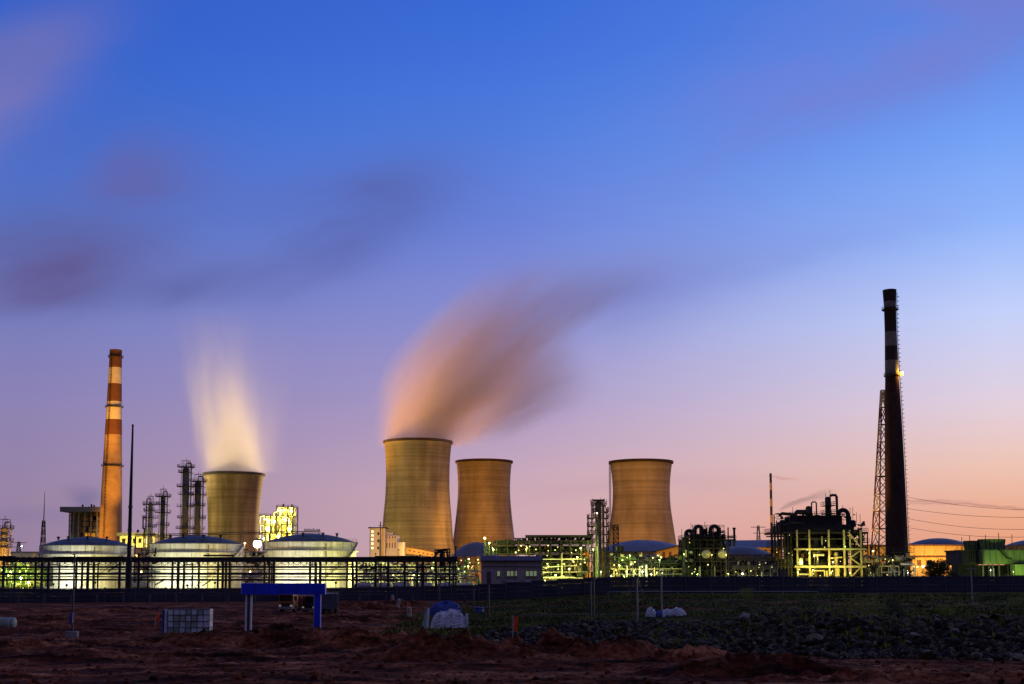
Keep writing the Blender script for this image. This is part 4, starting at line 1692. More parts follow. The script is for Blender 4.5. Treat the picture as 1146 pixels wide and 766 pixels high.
for (px, py, w, col, r, lab) in [(542.5, 602.5, 700, YEL, .55, 'yellow lamp on the left end of the air cooler bank'),
                                 (547.5, 608, 900, GRN, .5, 'green lamp below the yellow one on the air cooler bank'),
                                 (552, 615, 800, GRN, .35, 'green lamp at the left corner of the cooler deck'),
                                 (589, 615, 1000, YEL, .3, 'yellow lamp halfway along the cooler deck'),
                                 (650, 613.5, 800, GRN, .4, 'green lamp at the right end of the cooler deck'),
                                 (646, 624, 900, YEL, .35, 'yellow lamp right of the pale pipe on the cooler bank'),
                                 (610, 650, 1500, YEL, .35, 'yellow lamp right of the pump house near the ground'),
                                 (637, 637, 1300, YEL, .3, 'yellow lamp low in the cooler bank'),
                                 (575, 632, 900, GRN, .3, 'green lamp behind the pump house roof'),
                                 (622, 644, 1200, GRN, .3, 'green lamp low near the heat exchangers')]:
    yard_lamp(px, py, Y - 9, w, col, lab, r)
# orange lit shed end peeping out right of it
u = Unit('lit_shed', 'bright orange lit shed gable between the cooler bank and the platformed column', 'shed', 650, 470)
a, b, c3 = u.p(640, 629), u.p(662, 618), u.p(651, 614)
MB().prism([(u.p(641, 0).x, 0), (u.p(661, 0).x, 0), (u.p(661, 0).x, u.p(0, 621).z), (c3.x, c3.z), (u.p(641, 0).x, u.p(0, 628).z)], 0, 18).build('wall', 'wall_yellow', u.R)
MB().bar((c3.x, 9, c3.z + .3), (u.p(662, 0).x, 9, u.p(0, 620).z), 19, .4).build('roof', 'roof_blue', u.R)
for px in (644, 650, 656):
    u.box(px, 634, px + 2.5, 640, -.15, .1, 'glass_dark', 'window')
floodlight(u.g + Vector((0, -16, 5)), u.g + Vector((1, 0, 9)), 16000, SOD, 120, 'sodium floodlight facing the orange shed gable')

# ---- platformed column in front of the right tower
Y = 372
u = Unit('scaffolded_column', 'tall process column wrapped in dark scaffold platforms left of rightmost cooling tower', 'process column', 669, Y)
u.vessel(670, 561, None, 3.6, 0, 'steel_mid', 'shell', 22)
for i, px in enumerate((658.5, 663, 675.5, 680)):
    for d in (-3, 3):
        u.col(px, (577, 559, 559, 568)[i], d, .26)
for i, py in enumerate((566, 573, 580, 589, 598, 607, 617, 628, 640)):
    x0 = 658 if py > 575 else 663.5
    x1 = 681 if py > 566 else 678
    u.deck(x0, 665.5, py, -3.4, 3.4, .25)
    u.deck(674.5, x1, py, -3.4, 3.4, .25)
    if i < 8:
        y2 = (573, 580, 589, 598, 607, 617, 628, 640, 652)[i]
        u.beam(x0 + 1, y2, 663, py, -3.2, .2)
        u.beam(676, py, 680, y2, -3.2, .2)
for px in (661, 665.5, 672, 676, 679):
    u.whip(px, 566, 558 + (px % 3), -2)
u.pipe([(674.8, 650, -2), (674.8, 568, -2), (673, 563, -1), (670, 560, 0)], .3, 'rust')
u.pipe([(666.4, 650, -2.6), (666.4, 585, -2.6)], .22, 'steel_yellow')
u.pipe([(668.5, 650, -3.0), (668.5, 600, -3.0)], .18, 'pipe_alu')
u.box(664, 559.5, 677, 561, -2, 2, 'steel_dark', 'top_frame')
yard_lamp(668, 574.5, Y - 6.5, 500, AMB, 'small orange lamp near the top of the scaffolded column', .4)
yard_lamp(672.5, 640, Y - 6.5, 900, GRN, 'green lamp at the foot of the scaffolded column', .25)
yard_lamp(664, 615, Y - 6.5, 500, GRN, 'green lamp halfway up the scaffolded column', .25)
u = Unit('slim_lattice_mast', 'slim lattice mast in front of left edge of rightmost cooling tower', 'mast', 689.5, 390)
lattice(u.R, u.p(0, 588).z, 2.0, 1.6, 14, .18, ['steel_dark'], .12)
u.deck(685.5, 691.5, 592.5, -1.2, 1.2, .2)

# ---- low green lit pipework below the rightmost tower
Y = 352
u = Unit('green_pipework', 'low tangle of green and yellow lit pipes and vertical vessels below rightmost cooling tower', 'process unit', 722, Y)
for px in range(684, 766, 7):
    u.col(px, 624 + (px % 4), 4, .22, 'steel_mid')
    u.col(px + 2, 630, -2, .2, 'steel_mid')
for y0, d, r, m in ((631, 0, .28, 'panel_green'), (628.5, 1, .22, 'pipe_alu'), (637, -2.3, .2, 'steel_yellow'), (643, -2, .22, 'pipe_alu'), (640, 2, .18, 'rust'), (634.5, 2.4, .25, 'steel_pale')):
    u.pipe([(683, y0, d), (720, y0 + .3, d), (764, y0 - .2, d)], r, m)
for px, y0, hw, m in ((700.5, 633, .8, 'steel_pale'), (714.5, 634, .9, 'steel_pale'), (722, 632, 1.2, 'steel_pale'), (731, 635, .7, 'steel_yellow'), (708, 637, .6, 'steel_yellow'), (690, 634, .8, 'rust'), (737, 636, .6, 'pipe_alu'), (686, 638, .6, 'steel_yellow'), (744, 637, .6, 'steel_mid')):
    u.vessel(px, y0, None, hw, -3.4, m)
drum(u.R, 'drum', u.p(694, 626, 1), u.p(712, 626, 1), 1.2, 'panel_green')
drum(u.R, 'drum', u.p(722, 626.5, 2), u.p(738, 626.5, 2), 1.5, 'wall_grey')
u.box(691, 611, 699, 617, 2, 5, 'steel_dark', 'header_tank')
u.col(695, 617, 3.5, .6)
u.box(740, 624, 764, 634, 3, 8, 'wall_dark', 'switch_house')
u.fixtures(684, 740, 621, 649, -4.2, 20, 63)
u.clutter(683, 764, 618, 632, -4, 4, 60, 144, ('steel_dark',))
u.clutter(683, 764, 620, 650, -2, 4, 70, 44, ('steel_dark', 'steel_yellow', 'panel_green'))
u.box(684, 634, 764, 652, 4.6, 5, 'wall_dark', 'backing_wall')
u.deck(684, 764, 632.5, -2.4, 4.2, .2)
for (px, py, w, col, r, lab) in [(693, 633, 900, YEL, .3, 'yellow lamp among the low pipes left of the white vessels'),
                                 (705, 622, 600, GRN, .25, 'green lamp above the long green drum'),
                                 (719, 640, 1200, WHT, .3, 'white lamp beside the brightest white vessel'),
                                 (729, 643, 900, YEL, .3, 'yellow lamp right of the brightest white vessel'),
                                 (699, 646, 900, GRN, .3, 'green lamp low below the green drum'),
                                 (684, 645, 800, YEL, .3, 'yellow lamp right of the scaffolded column foot'),
                                 (738, 627, 500, GRN, .25, 'dim green lamp near the switch house')]:
    yard_lamp(px, py, Y - 6, w, col, lab, r)


# ---- storage domes and arched sheds
def dome_store(x0, x1, ytop, yeave, Y, m, label, wall='wall_yellow'):
    u = Unit('storage_dome', label, 'storage dome', (x0 + x1) / 2, Y, 'low domed stores behind the plant')
    r = (u.p(x1, 0).x - u.p(x0, 0).x) / 2
    ze, zt = u.p(0, yeave).z, u.p(0, ytop).z
    MB().lathe([(r * .985, 0), (r * .985, ze)], 64, cap=False).build('wall', wall, u.R, True)
    prof = [(r * 1.01, ze - .4), (r * 1.01, ze)]
    for i in range(1, 13):
        t = i / 12
        prof.append((r * (1 - t) + .01, ze + (zt - ze) * (1 - (1 - t) ** 2)))
    MB().lathe(prof, 64, cap=False).build('roof', m, u.R, True)
    for k in range(16):
        a = 2 * math.pi * k / 16 + .1
        bx(u.R, 'buttress', (r * math.cos(a), r * math.sin(a), ze / 2), (1.2, 1.2, ze), wall, a)
    return u, r, ze


u1, r1, e1 = dome_store(664, 776, 604.5, 618, 640, 'roof_grey', 'wide pale blue grey domed store right behind the low pipework')
u2, r2, e2 = dome_store(1014, 1088, 602.5, 611.5, 730, 'roof_blue', 'blue grey domed store right of the dark chimney')
u3, r3, e3 = dome_store(800, 864, 611.5, 621, 560, 'roof_blue', 'dark blue domed store right of the twin drum unit', 'wall_grey')
u4, r4, e4 = dome_store(1128, 1190, 604, 610.5, 740, 'roof_blue', 'blue grey domed store cut off by the right edge')
u5, r5, e5 = dome_store(505, 560, 607, 623, 600, 'roof_grey', 'small blue grey domed store left of the air cooler bank')
floodlight(u5.g + Vector((5, -r5 - 12, 3)), u5.g + Vector((4, -r5, 7)), 3000, SOD, 110, 'sodium floodlight at the small domed store')
floodlight(u1.g + Vector((22, -r1 - 4, 4)), u1.g + Vector((20, -r1 + 8, 8)), 9000, SOD, 110, 'sodium floodlight at the wide domed store')
u = Unit('arched_shed', 'long pale blue roofed shed with an orange lit end wall left of the striped stack', 'shed', 838, 660)
a, b = u.p(806, 0).x, u.p(874, 0).x
zr = lambda y: u.p(0, y).z
MB().prism([(a, 0), (b, 0), (b, zr(613)), (a, zr(613))], 0, 30).build('wall', 'wall_yellow', u.R)
MB().add([(a - 1, -2, zr(613)), (b + 1, -2, zr(613)), (b + 1, 15, zr(603.5)), (a - 1, 15, zr(604.5)), (b + 1, 32, zr(613)), (a - 1, 32, zr(613))], [(0, 1, 2, 3), (3, 2, 4, 5), (0, 3, 5), (1, 4, 2)]).build('roof', 'roof_grey', u.R)
for k in range(7):
    u.box(810 + k * 9, 616, 814 + k * 9, 619, -.2, .1, 'glass_dark', 'window')
floodlight(at(862, 652, 640) + Vector((0, 0, 3)), at(862, 622, 660), 16000, SOD, 120, 'sodium floodlight at the arched shed end')
u = Unit('orange_gable', 'low dark gabled shed with an orange lit face left of the twin drum unit', 'shed', 752, 500)
MB().prism([(u.p(735, 0).x, 0), (u.p(772, 0).x, 0), (u.p(772, 0).x, u.p(0, 617).z), (u.p(766, 0).x, u.p(0, 610).z), (u.p(735, 0).x, u.p(0, 617).z)], 0, 12).build('wall', 'wall_yellow', u.R)
MB().bar(u.p(734, 617.3, 6), u.p(766.5, 609.5, 6), 14, .5).build('roof', 'wall_dark', u.R)
for px in (742, 749, 759):
    u.box(px, 618, px + 2.5, 624, -.2, .1, 'rust', 'door')
floodlight(u.g + Vector((3, -14, 3)), u.g + Vector((2, 0, 8)), 7000, SOD, 120, 'sodium floodlight at the dark gabled shed')

# ---- long orange lit building right of the chimney
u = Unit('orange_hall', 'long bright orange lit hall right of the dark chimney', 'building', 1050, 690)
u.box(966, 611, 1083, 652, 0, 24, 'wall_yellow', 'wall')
u.box(964, 609.8, 1084.5, 611.2, -1.5, 25.5, 'rust', 'roof_edge')
u.box(965.5, 623, 1083.5, 624.2, -1.6, .3, 'rust', 'canopy')
for k in range(12):
    u.box(969 + k * 9.6, 627, 973.5 + k * 9.6, 633.5, -.2, .12, 'rust', 'window')
for k in range(11):
    u.col(967 + k * 11.5, 611, -.3, .5, 'wall_yellow', None, 'pilaster')
for k, px in enumerate((972, 1024, 1040, 1056, 1072)):
    floodlight(at(px, 652, 672) + Vector((0, 0, 9)), at(px, 616, 690), 14000, AMB, 130,
               'amber floodlight facing the orange hall, ' + ('first', 'second', 'third', 'fourth', 'fifth')[k] + ' from the left')
yard_lamp(1033, 634, 600, 2600, WHT, 'white lamp below the orange hall canopy', .9)
yard_lamp(1026.5, 634.5, 596, 800, YEL, 'small yellow lamp left of the white one at the orange hall', .5)

# ---- twin drum unit
Y = 352
u = Unit('twin_drum_unit', 'black process unit with arched pipes on top and two lit drum ends', 'process unit', 792, Y)
for px in (763, 768.5, 776, 782, 790, 797, 805, 813.5):
    u.col(px, 603 if px < 770 else 597 if px < 782 else 591, -3, .34)
    u.col(px, 603 if px < 770 else 597, 5, .34)
for y0, x0, x1 in ((604, 762, 822), (613.5, 762, 815), (628, 776, 818), (638, 776, 818)):
    u.deck(x0, x1, y0, -3.4, 5.4, .35)
for px in (788.5, 806.5):
    a, b = u.p(px, 620.5, -2.6), u.p(px, 620.5, 9)
    drum(u.R, 'drum', a, b, 6.0 * u.s, 'wall_grey', 20)
    MB().tube([u.p(px, 620.5, -3.0), u.p(px, 620.5, -2.2)], 6.6 * u.s, 20).build('flange', 'steel_dark', u.R)
    drum(u.R, 'drum_head', u.p(px, 620.5, -3.6), u.p(px, 620.5, -3.0), 4.9 * u.s, 'steel_light', 20)
u.ubend(768.5, 776.5, 594, 606, 1, .55)
u.ubend(777.5, 786, 589.5, 606, -1, .6)
u.ubend(795, 804, 589.2, 606, -1, .6)
u.vessel(790.5, 594, 606, 2.3, 1, 'steel_dark')
u.vessel(803.5, 594.5, 606, 2.9, 2, 'steel_dark')
u.vessel(770, 596, 613, 2.6, 2, 'steel_dark')
u.vessel(797.5, 603, 613, 1.4, -2, 'steel_mid')
u.vessel(806, 606, 613, 1.5, -2, 'steel_light')
u.vessel(783, 606, 613, 1.6, -2, 'steel_dark')
u.vessel(776, 606, 613, 1.2, -2, 'steel_mid')
u.pipe([(764, 640, -3.2), (764, 603, -3.2), (767, 601, -3.2), (771, 601, -3.2)], .5)
u.pipe([(821, 612, -2), (821, 592.5, -2)], .35)
drum(u.R, 'relief_valve', u.p(821, 592.8, -2), u.p(821, 591.4, -2), .5, 'steel_dark')
u.beam(813, 601.5, 822, 601.5, -2, .4)
u.beam(773.5, 588.5, 809.5, 588.5, -3, .13)
u.beam(773.5, 590.2, 809.5, 590.2, -3, .13)
for px in range(774, 811, 5):
    u.beam(px, 606, px, 588.5, -3, .13)
for px, y0 in ((763.5, 592), (789.5, 584), (774, 586), (812, 597)):
    u.whip(px, 604, y0)
u.pipe([(766, 616, -3.4), (766, 624, -3.4)], .25, 'steel_yellow')
u.box(763, 632, 776, 652, -1, 4, 'wall_dark', 'cabinet')
u.box(779, 640, 800, 652, 0, 5, 'wall_dark', 'compressor_house')
drum(u.R, 'exchanger', u.p(772, 618.5, -3.5), u.p(772, 618.5, 2), 1.8 * u.s, 'steel_light', 12)
drum(u.R, 'exchanger', u.p(772, 627.5, -3.5), u.p(772, 627.5, 2), 2.2 * u.s, 'steel_mid', 12)
drum(u.R, 'exchanger', u.p(766, 628, -3.5), u.p(766, 628, 2), 1.5 * u.s, 'steel_light', 12)
u.fixtures(764, 818, 606, 648, -4.4, 9, 64, .16)
u.clutter(763, 818, 600, 650, -2, 5, 110, 45, ('steel_dark', 'steel_mid'))
u.clutter(770, 812, 592, 606, -2, 3, 50, 46, ('steel_dark',))
u.box(764, 606, 814, 652, 5.2, 6, 'wall_dark', 'dark_backdrop')  # dark slab added behind the drums to keep the interior black
u.box(776, 597, 810, 606, 5.0, 5.5, 'steel_dark', 'screen')
u.col(781, 634, -3.6, .45, 'steel_light')
u.col(797.5, 634, -3.6, .3, 'steel_light')
for (px, py, w, col, r, lab) in [(812.5, 621, 300, YEL, .18, 'yellow lamp right of the two lit drum ends'),
                                 (796.5, 621, 200, YEL, .15, 'small yellow lamp between the two drum ends'),
                                 (765.5, 620.5, 300, GRN, .2, 'green lamp at left of the twin drum unit'),
                                 (780.5, 643, 250, GRN, .2, 'dim green lamp under the twin drum unit')]:
    yard_lamp(px, py, Y - 6.0, w, col, lab, r)
# low pipe rack between the twin drum unit and the yellow unit
u = Unit('low_pipe_rack', 'low dark pipe rack with small white lamps between twin drum and yellow lit units', 'pipe rack', 845, 350)
u.box(822, 624, 866, 626.8, -1.5, 1.5, 'steel_dark', 'girder')
u.box(818, 633, 870, 637.8, -1.5, 1.5, 'steel_dark', 'girder')
for px in (820, 828, 836, 844, 852, 860, 868):
    u.col(px, 624, 1.2, .3)
    u.col(px + 1, 634, -1.4, .25, 'steel_mid')
for y0, m in ((629.5, 'steel_mid'), (631.2, 'pipe_alu'), (641, 'steel_mid'), (644, 'pipe_alu')):
    u.pipe([(818, y0, .2), (868, y0, .2)], .2, m)
for px in (826, 838, 850):
    u.vessel(px, 628, 633, 1.2, -.6, 'steel_light')
u.vessel(851, 640, None, .8, -1.8, 'steel_pale')
u.box(816, 637, 884, 652, 2, 2.5, 'wall_dark', 'backdrop_wall')  # added dark backing for the gaps low in the rack
u.fixtures(816, 870, 628, 649, -1.9, 9, 68, .16)
u.clutter(816, 870, 626, 650, -1, 1.5, 70, 47, ('steel_dark', 'steel_mid'))
for k, (px, py, r, c) in enumerate(((831, 642.3, .4, WHT), (815, 642.3, .25, YEL), (842, 646.8, .25, YEL), (845.5, 646.8, .25, YEL), (868, 646.5, .2, WHT))):
    yard_lamp(px, py, 345, 250, c, ('white lamp bright in the middle of the low pipe rack', 'yellow lamp at the left of the low pipe rack', 'left of two small yellow lamps low in the rack', 'right of two small yellow lamps low in the rack', 'tiny white lamp at the right end of low pipe rack')[k], r)

# ---- big yellow lit process unit
Y = 372
u = Unit('yellow_frame_unit', 'large process unit, black pipework above a yellow green lit steel frame', 'process unit', 915, Y)
FX = [887.5, 901, 922.5, 939.5, 946, 958]
for px in FX:
    u.col(px, 594, -6, .5 if px not in (946,) else .35, 'steel_yellow')
    u.col(px, 594, 6, .4, 'steel_mid')
for py, w in ((615.3, .5), (634.5, .65)):
    u.beam(884, py, 963, py, -6.3, w, 'steel_yellow')
u.beam(884, 604, 963, 604, -6, .22, 'steel_mid')
for (a, b, c2, d) in ((946, 624.5, 958, 616), (946, 625, 958, 634), (946, 646, 957, 635), (944, 596, 957, 613)):
    u.beam(a, b, c2, d, -6.2, .34, 'steel_yellow')
u.deck(884, 964, 615.6, -5.4, 7, .3)
u.deck(884, 964, 635, -5.4, 7, .3)
u.deck(862, 967, 596, -5.6, 8, .6)
u.beam(884, 646, 960, 646, -6, .3, 'steel_yellow')
u.beam(903, 639, 917, 639, -6.2, .35, 'steel_yellow')
for px in (903, 917, 919.5):
    u.col(px, 639, -6.2, .35, 'steel_yellow')
u.box(929.8, 635, 934.5, 648, -5, -4, 'steel_yellow', 'lit_cabinet')
u.vessel(932, 618, 634, 2.2, -4, 'steel_yellow')
u.vessel(893.5, 624, 633, 3.2, -3, 'steel_light')
u.vessel(909.5, 640, None, 1.6, -4, 'rust', 'pump')
u.pipe([(906, 621.5, -5), (918, 621.5, -5)], .35, 'steel_pale')
u.pipe([(911.5, 634, -4), (911.5, 619, -4), (914, 616.5, -4)], .25, 'pipe_alu')
u.pipe([(888, 643, -5), (901, 643, -5)], .3, 'steel_pale')
u.pipe([(925, 625, -5), (938, 624, -5)], .22, 'steel_yellow')
u.vessel(911, 601, 615, 3.5, -2, 'steel_mid')
u.vessel(930, 600, 615, 4.0, 0, 'steel_dark')
u.vessel(895, 601, 615, 3.0, 0, 'steel_dark')
u.vessel(951, 600, 615, 2.6, 0, 'steel_dark')
u.pipe([(916, 612, -5), (916, 601, -5)], .3, 'steel_light')
u.fixtures(888, 958, 600, 646, -6.9, 12, 65, .17)
u.fixtures(864, 884, 596, 648, -5.6, 5, 66, .14)
u.clutter(886, 958, 598, 646, -3, 5, 90, 48, ('steel_dark', 'steel_mid', 'rust'))
u.clutter(866, 958, 574, 592, -3, 4, 110, 49, ('steel_dark',))
u.clutter(862, 884, 590, 650, -4, 3, 80, 50, ('steel_dark',))
u.clutter(950, 968, 585, 646, -3, 4, 60, 51, ('steel_dark', 'steel_mid'))
u.box(886, 597, 957, 652, 7.2, 8, 'wall_dark', 'dark_backing')  # dark sheet added so no sky shows through the frame
# dark upper works
u.box(870, 588, 953, 595.5, -4, 6, 'steel_dark', 'deck_house')
u.box(884, 578, 942, 588.5, -2, 6, 'steel_dark', 'converter_house')
for px, y0, hw in ((876, 582, 3.4), (884, 580, 3), (896, 577.5, 3), (905, 580, 3), (916, 576, 3.4), (925, 578, 2.6)):
    u.vessel(px, y0, 590, hw, -1 + (px % 3), 'steel_dark')
u.vessel(928.5, 556, 590, 3.4, 0, 'steel_dark')
u.vessel(906.5, 566.5, 580, 3.2, 0, 'rust')
u.pipe([(889.5, 590, -2), (889.5, 576, -2), (891.5, 573.6, -2), (908, 573.6, -2)], .75)
u.pipe([(909, 582, -1), (909, 563.5, -1), (910, 562.3, -1), (913.5, 562.3, -1), (914.4, 563.5, -1), (914.4, 577, -1)], .24, 'steel_mid')
u.pipe([(930, 556, -1), (932, 554.5, -1), (936.5, 554.8, -1), (937.5, 556.5, -1), (937.5, 590, -1)], .42)
u.ubend(940, 950.5, 571, 592, 0, .7)
u.vessel(957, 582, 590, 3.3, 1, 'steel_dark')
for py in (566, 575):
    u.deck(923, 935, py, -3, 3, .2)
u.deck(886, 944, 577.5, -2.6, 6, .25)
for px, y0, y1 in ((887, 588, 568), (901, 580, 570), (924, 575, 553), (929, 557, 549), (943, 592, 566), (954, 588, 568), (958, 586, 574), (962, 594, 576), (951, 580, 569), (864, 596, 580), (935, 560, 553)):
    u.whip(px, y0, y1, -2)
u.pipe([(871, 578, -3), (874, 575.5, -3), (886, 576.5, -3)], .5)
u.pipe([(873, 589, -4), (886, 585.5, -4), (897, 586, -4)], .45)
# pipe rack wing on the left
for px in (863.5, 867, 870.5, 874, 878, 881.5):
    u.col(px, 588 if px > 865 else 585, -5, .36)
    u.pipe([(px + 1.4, 650, -4), (px + 1.4, 592 + (px % 5), -4)], .28, 'steel_dark' if px != 874 else 'steel_mid')
for py in (600, 612, 623, 634):
    u.deck(861, 884, py, -5.2, 4, .3)
u.box(872, 626, 884, 650, -3, 2, 'wall_dark', 'motor_house')
# right wing
for px in (962, 967.5):
    u.col(px, 596, -4, .32)
    u.col(px, 596, 5, .32)
u.deck(956, 969, 607, -4.4, 5.4, .25)
u.beam(958, 607, 967, 596, -4, .25)
u.beam(952, 600, 961, 593, -4.5, .4)
u.vessel(964, 618, 652, 3, 2, 'steel_dark')
for (px, py, w, col, r, d, lab) in [(896, 629, 900, GRN, .7, -3.5, 'bright round green lamp inside left bay of the yellow lit frame'),
                                 (911.5, 622.5, 900, YEL, .2, -9, 'yellow lamp under the middle deck of the yellow lit frame'),
                                 (932, 629, 700, AMB, .25, -7.5, 'amber lamp inside right middle bay of yellow lit frame'),
                                 (909.5, 638, 700, YEL, .2, -9, 'yellow lamp above the rusty pump in the yellow lit frame'),
                                 (930, 641, 700, YEL, .2, -9.5, 'yellow lamp low at the lit cabinet of the yellow frame'),
                                 (893, 641, 600, YEL, .2, -9.5, 'yellow lamp low in the left bay of the yellow lit frame'),
                                 (951, 641, 600, YEL, .2, -9.5, 'yellow lamp low at the braced bay of the yellow lit frame'),
                                 (946, 612, 350, GRN, .15, -9, 'dim green lamp high at the braced bay of the yellow frame')]:
    yard_lamp(px, py, Y + d, w, col, lab, r)
for i, (px, zz_) in enumerate(((893, 2.5), (920, 2.5), (945, 2.5))):
    floodlight(at(px, HOR, Y - 16) * 1 + Vector((0, 0, zz_ - H + 1)), at(px + 3, 625, Y), (2100, 2100, 2500)[i], YEL, 100,
               ('left', 'middle', 'right')[i] + ' of three low floodlights before the yellow lit frame')

# ---- pipework at the foot of the dark chimney
Y = 366
u = Unit('foot_pipework', 'pale pipe loops and small skid below the dark chimney', 'process unit', 1003, Y)
u.pipe([(966, 629, 1), (985, 628.2, 1)], .4, 'steel_yellow')
u.pipe([(984, 634, 0), (1006, 634, 0)], .22, 'steel_yellow')
u.pipe([(986, 641, 0), (1005, 640, 0)], .2, 'steel_light')
u.pipe([(1007, 631.5, -1), (1020.5, 631.5, -1), (1022.5, 633.5, -1), (1022.5, 645, -1)], .32, 'steel_pale')
for px in (986.5, 994.5, 997, 1001, 1011.5, 1006):
    u.col(px, 630 + (px % 4) * 2, 0, .28, 'steel_light' if px != 986.5 else 'steel_yellow')
u.deck(1002, 1022, 617.8, -1, 4, .2)
for px in (1003, 1010, 1020):
    u.col(px, 618, 1.5, .25)
drum(u.R, 'drum', u.p(1004, 625, 1), u.p(1012, 625, 1), 1.0, 'steel_light')
u.box(966, 632, 985, 652, 2, 6, 'wall_dark', 'shed')
u.vessel(1010, 622, None, 1.6, 2.5, 'steel_mid')
u.fixtures(968, 1024, 626, 646, -2, 9, 67, .15)
u.clutter(968, 1024, 622, 648, -1, 3, 60, 52, ('steel_dark', 'steel_mid', 'steel_light'))
u.box(985, 636, 1022, 652, 3, 3.5, 'wall_dark', 'backdrop_wall')
for px in (978, 984, 988):
    u.col(px, 609, 3, .3)
yard_lamp(999, 627, Y - 4, 420, YEL, 'yellow lamp above the pipe loops below the dark chimney', .2)
yard_lamp(1016, 641, Y - 4, 300, WHT, 'white lamp beside the tall pale pipe elbow', .15)
yard_lamp(977, 617, Y + 40, 500, YEL, 'yellow lamp left of the lattice tower foot', .5)

# ---- green induced draught cooling unit at the right edge
Y = 392
u = Unit('fan_cooling_unit', 'green lit box cooling unit with flared fan stack on its roof at the right edge', 'cooling unit', 1115, Y)
u.box(1079, 617, 1098, 632.5, 2, 16, 'wall_dark', 'side_casing')
u.box(1078, 615.6, 1098.2, 617, 1.5, 16.5, 'steel_dark', 'side_roof')
u.box(1098, 615.5, 1160, 631.5, -2, 16, 'panel_green', 'casing')
for k in range(9):
    u.box(1099 + k * 6.7, 616.2, 1104.8 + k * 6.7, 630.6, -2.25, -1.9, 'panel_green', 'louvre_panel')
for k in range(7):
    u.box(1080 + k * 2.6, 618.5, 1082 + k * 2.6, 631, 1.7, 2.1, 'wall_dark', 'louvre_panel')
for px, d, r0, r1, yt in ((1119, 6, 12.6, 14.3, 603.2), (1103, 10, 8.5, 10, 604.6)):
    c = u.p(px, 615.5, d)
    hz = u.p(px, yt).z - c.z
    MB().lathe([(r0 * u.s, 0), (r0 * u.s * .985, hz * .2), (r1 * u.s, hz), (r1 * u.s - .25, hz), (r0 * u.s - .25, .1)], 36, (c.x, d, c.z), cap=False).build('fan_stack', 'panel_green', u.R, True)
    mb = MB()
    for k in range(18):
        a = 2 * math.pi * k / 18
        mb.bar((c.x + math.cos(a) * (r0 * u.s + .1), d + math.sin(a) * (r0 * u.s + .1), c.z), (c.x + math.cos(a) * (r1 * u.s + .1), d + math.sin(a) * (r1 * u.s + .1), c.z + hz), .16)
    mb.build('stack_ribs', 'steel_dark', u.R)
railing(u.R, [u.p(1079, 615.5, 2), u.p(1098, 615.5, 2)], 1.1, .1)
railing(u.R, [u.p(1134, 615.5, -1.5), u.p(1160, 615.5, -1.5)], 1.1, .12)
mb = MB()
a, b = u.p(1115.5, 615.5, -2.6), u.p(1124, 625, -2.6)
mb.bar(a, b, .7, .35)
mb.bar(b, u.p(1129, 626, -2.6), .7, .35)
mb.bar(a + Vector((0, 0, 1.1)), b + Vector((0, 0, 1.1)), .12)
mb.build('stair', 'steel_dark', u.R)
for px in (1100, 1107, 1111, 1118, 1128, 1140):
    u.col(px, 632, 0, .45, 'steel_mid')
u.box(1080, 632.5, 1160, 652, 6, 12, 'wall_dark', 'basin_wall')
u.box(1127.5, 632, 1160, 644, -6, -2.2, 'panel_green', 'pump_shelter')
for px in (1106.5, 1110):
    u.vessel(px, 636, None, .7, -1.5, 'steel_light', 'pump')
for px, y0 in ((1084, 601), (1093, 599), (1111, 598), (1126, 596), (1141, 598)):
    u.whip(px, 616, y0, 5, .16)
g = u.g
floodlight(u.p(1106, 640, -14) + g, u.p(1112, 620, -2) + g, 1700, GRN, 120, 'green floodlight before the left of the fan cooling unit')
floodlight(u.p(1135, 646, -16) + g, u.p(1140, 628, -3) + g, 2200, GRN, 120, 'green floodlight before the right of the fan cooling unit')
yard_lamp(1108.5, 638.5, Y - 3, 120, WHT, 'pale lamp between the pumps under the fan cooling unit', .2)
yard_lamp(1134, 640, Y - 9.0, 250, GRN, 'green lamp close to pump shelter at right edge', .2)

# ---- pylons and power lines far away
def pylon(px, ytop, Y, w, label):
    u = Unit('pylon', label, 'pylon', px, Y, 'far power pylons')
    h = u.p(0, ytop).z
    lattice(u.R, h, w, w * .25, 6, .55, ['steel_dark'], .3)
    for k, (t, q) in enumerate(((.97, 1.1), (.85, .8))):
        MB().bar((-w * q, 0, h * t), (w * q, 0, h * t), .5, .7).build('cross_arm', 'steel_dark', u.R)
    return u, h


p1, h1 = pylon(849.5, 588.5, 1400, 8, 'far power pylon above the arched shed roof')
p2, h2 = pylon(20.0, 606.5, 1500, 9, 'far faint power pylon above the far left shed')
for k, (y0, y1, m0) in enumerate(((556, 572, 3), (569, 579, 3), (580, 592, 4), (590, 600, 4))):
    a, b = at(1012, y0, 1000), at(1190, y1, 800)
    R = thing('power_line', ('topmost', 'second', 'third', 'lowest')[k] + ' of the thin power lines right of the dark chimney', 'power line', (0, 0, 0), 0, 'power lines at right')
    pts = []
    for i in range(13):
        t = i / 12
        q = a.lerp(b, t)
        q.z -= math.sin(math.pi * t) * m0
        pts.append(q)
    MB().tube(pts, .14, 4).build('wire', 'steel_dark', R)
# the far supports that carry those wires
u = Unit('line_pole', 'steel pole carrying the power lines beyond the right edge of view', 'pole', 1190, 800)
u.col(1190, 568, 0, .8)
u = Unit('line_pole', 'steel pole carrying the power lines hidden behind dark chimney', 'pole', 1006, 1000)
u.col(1006, 553, 0, .8)
for py in (556, 569, 580, 590):
    u.beam(1004, py, 1012.2, py, 0, .4)

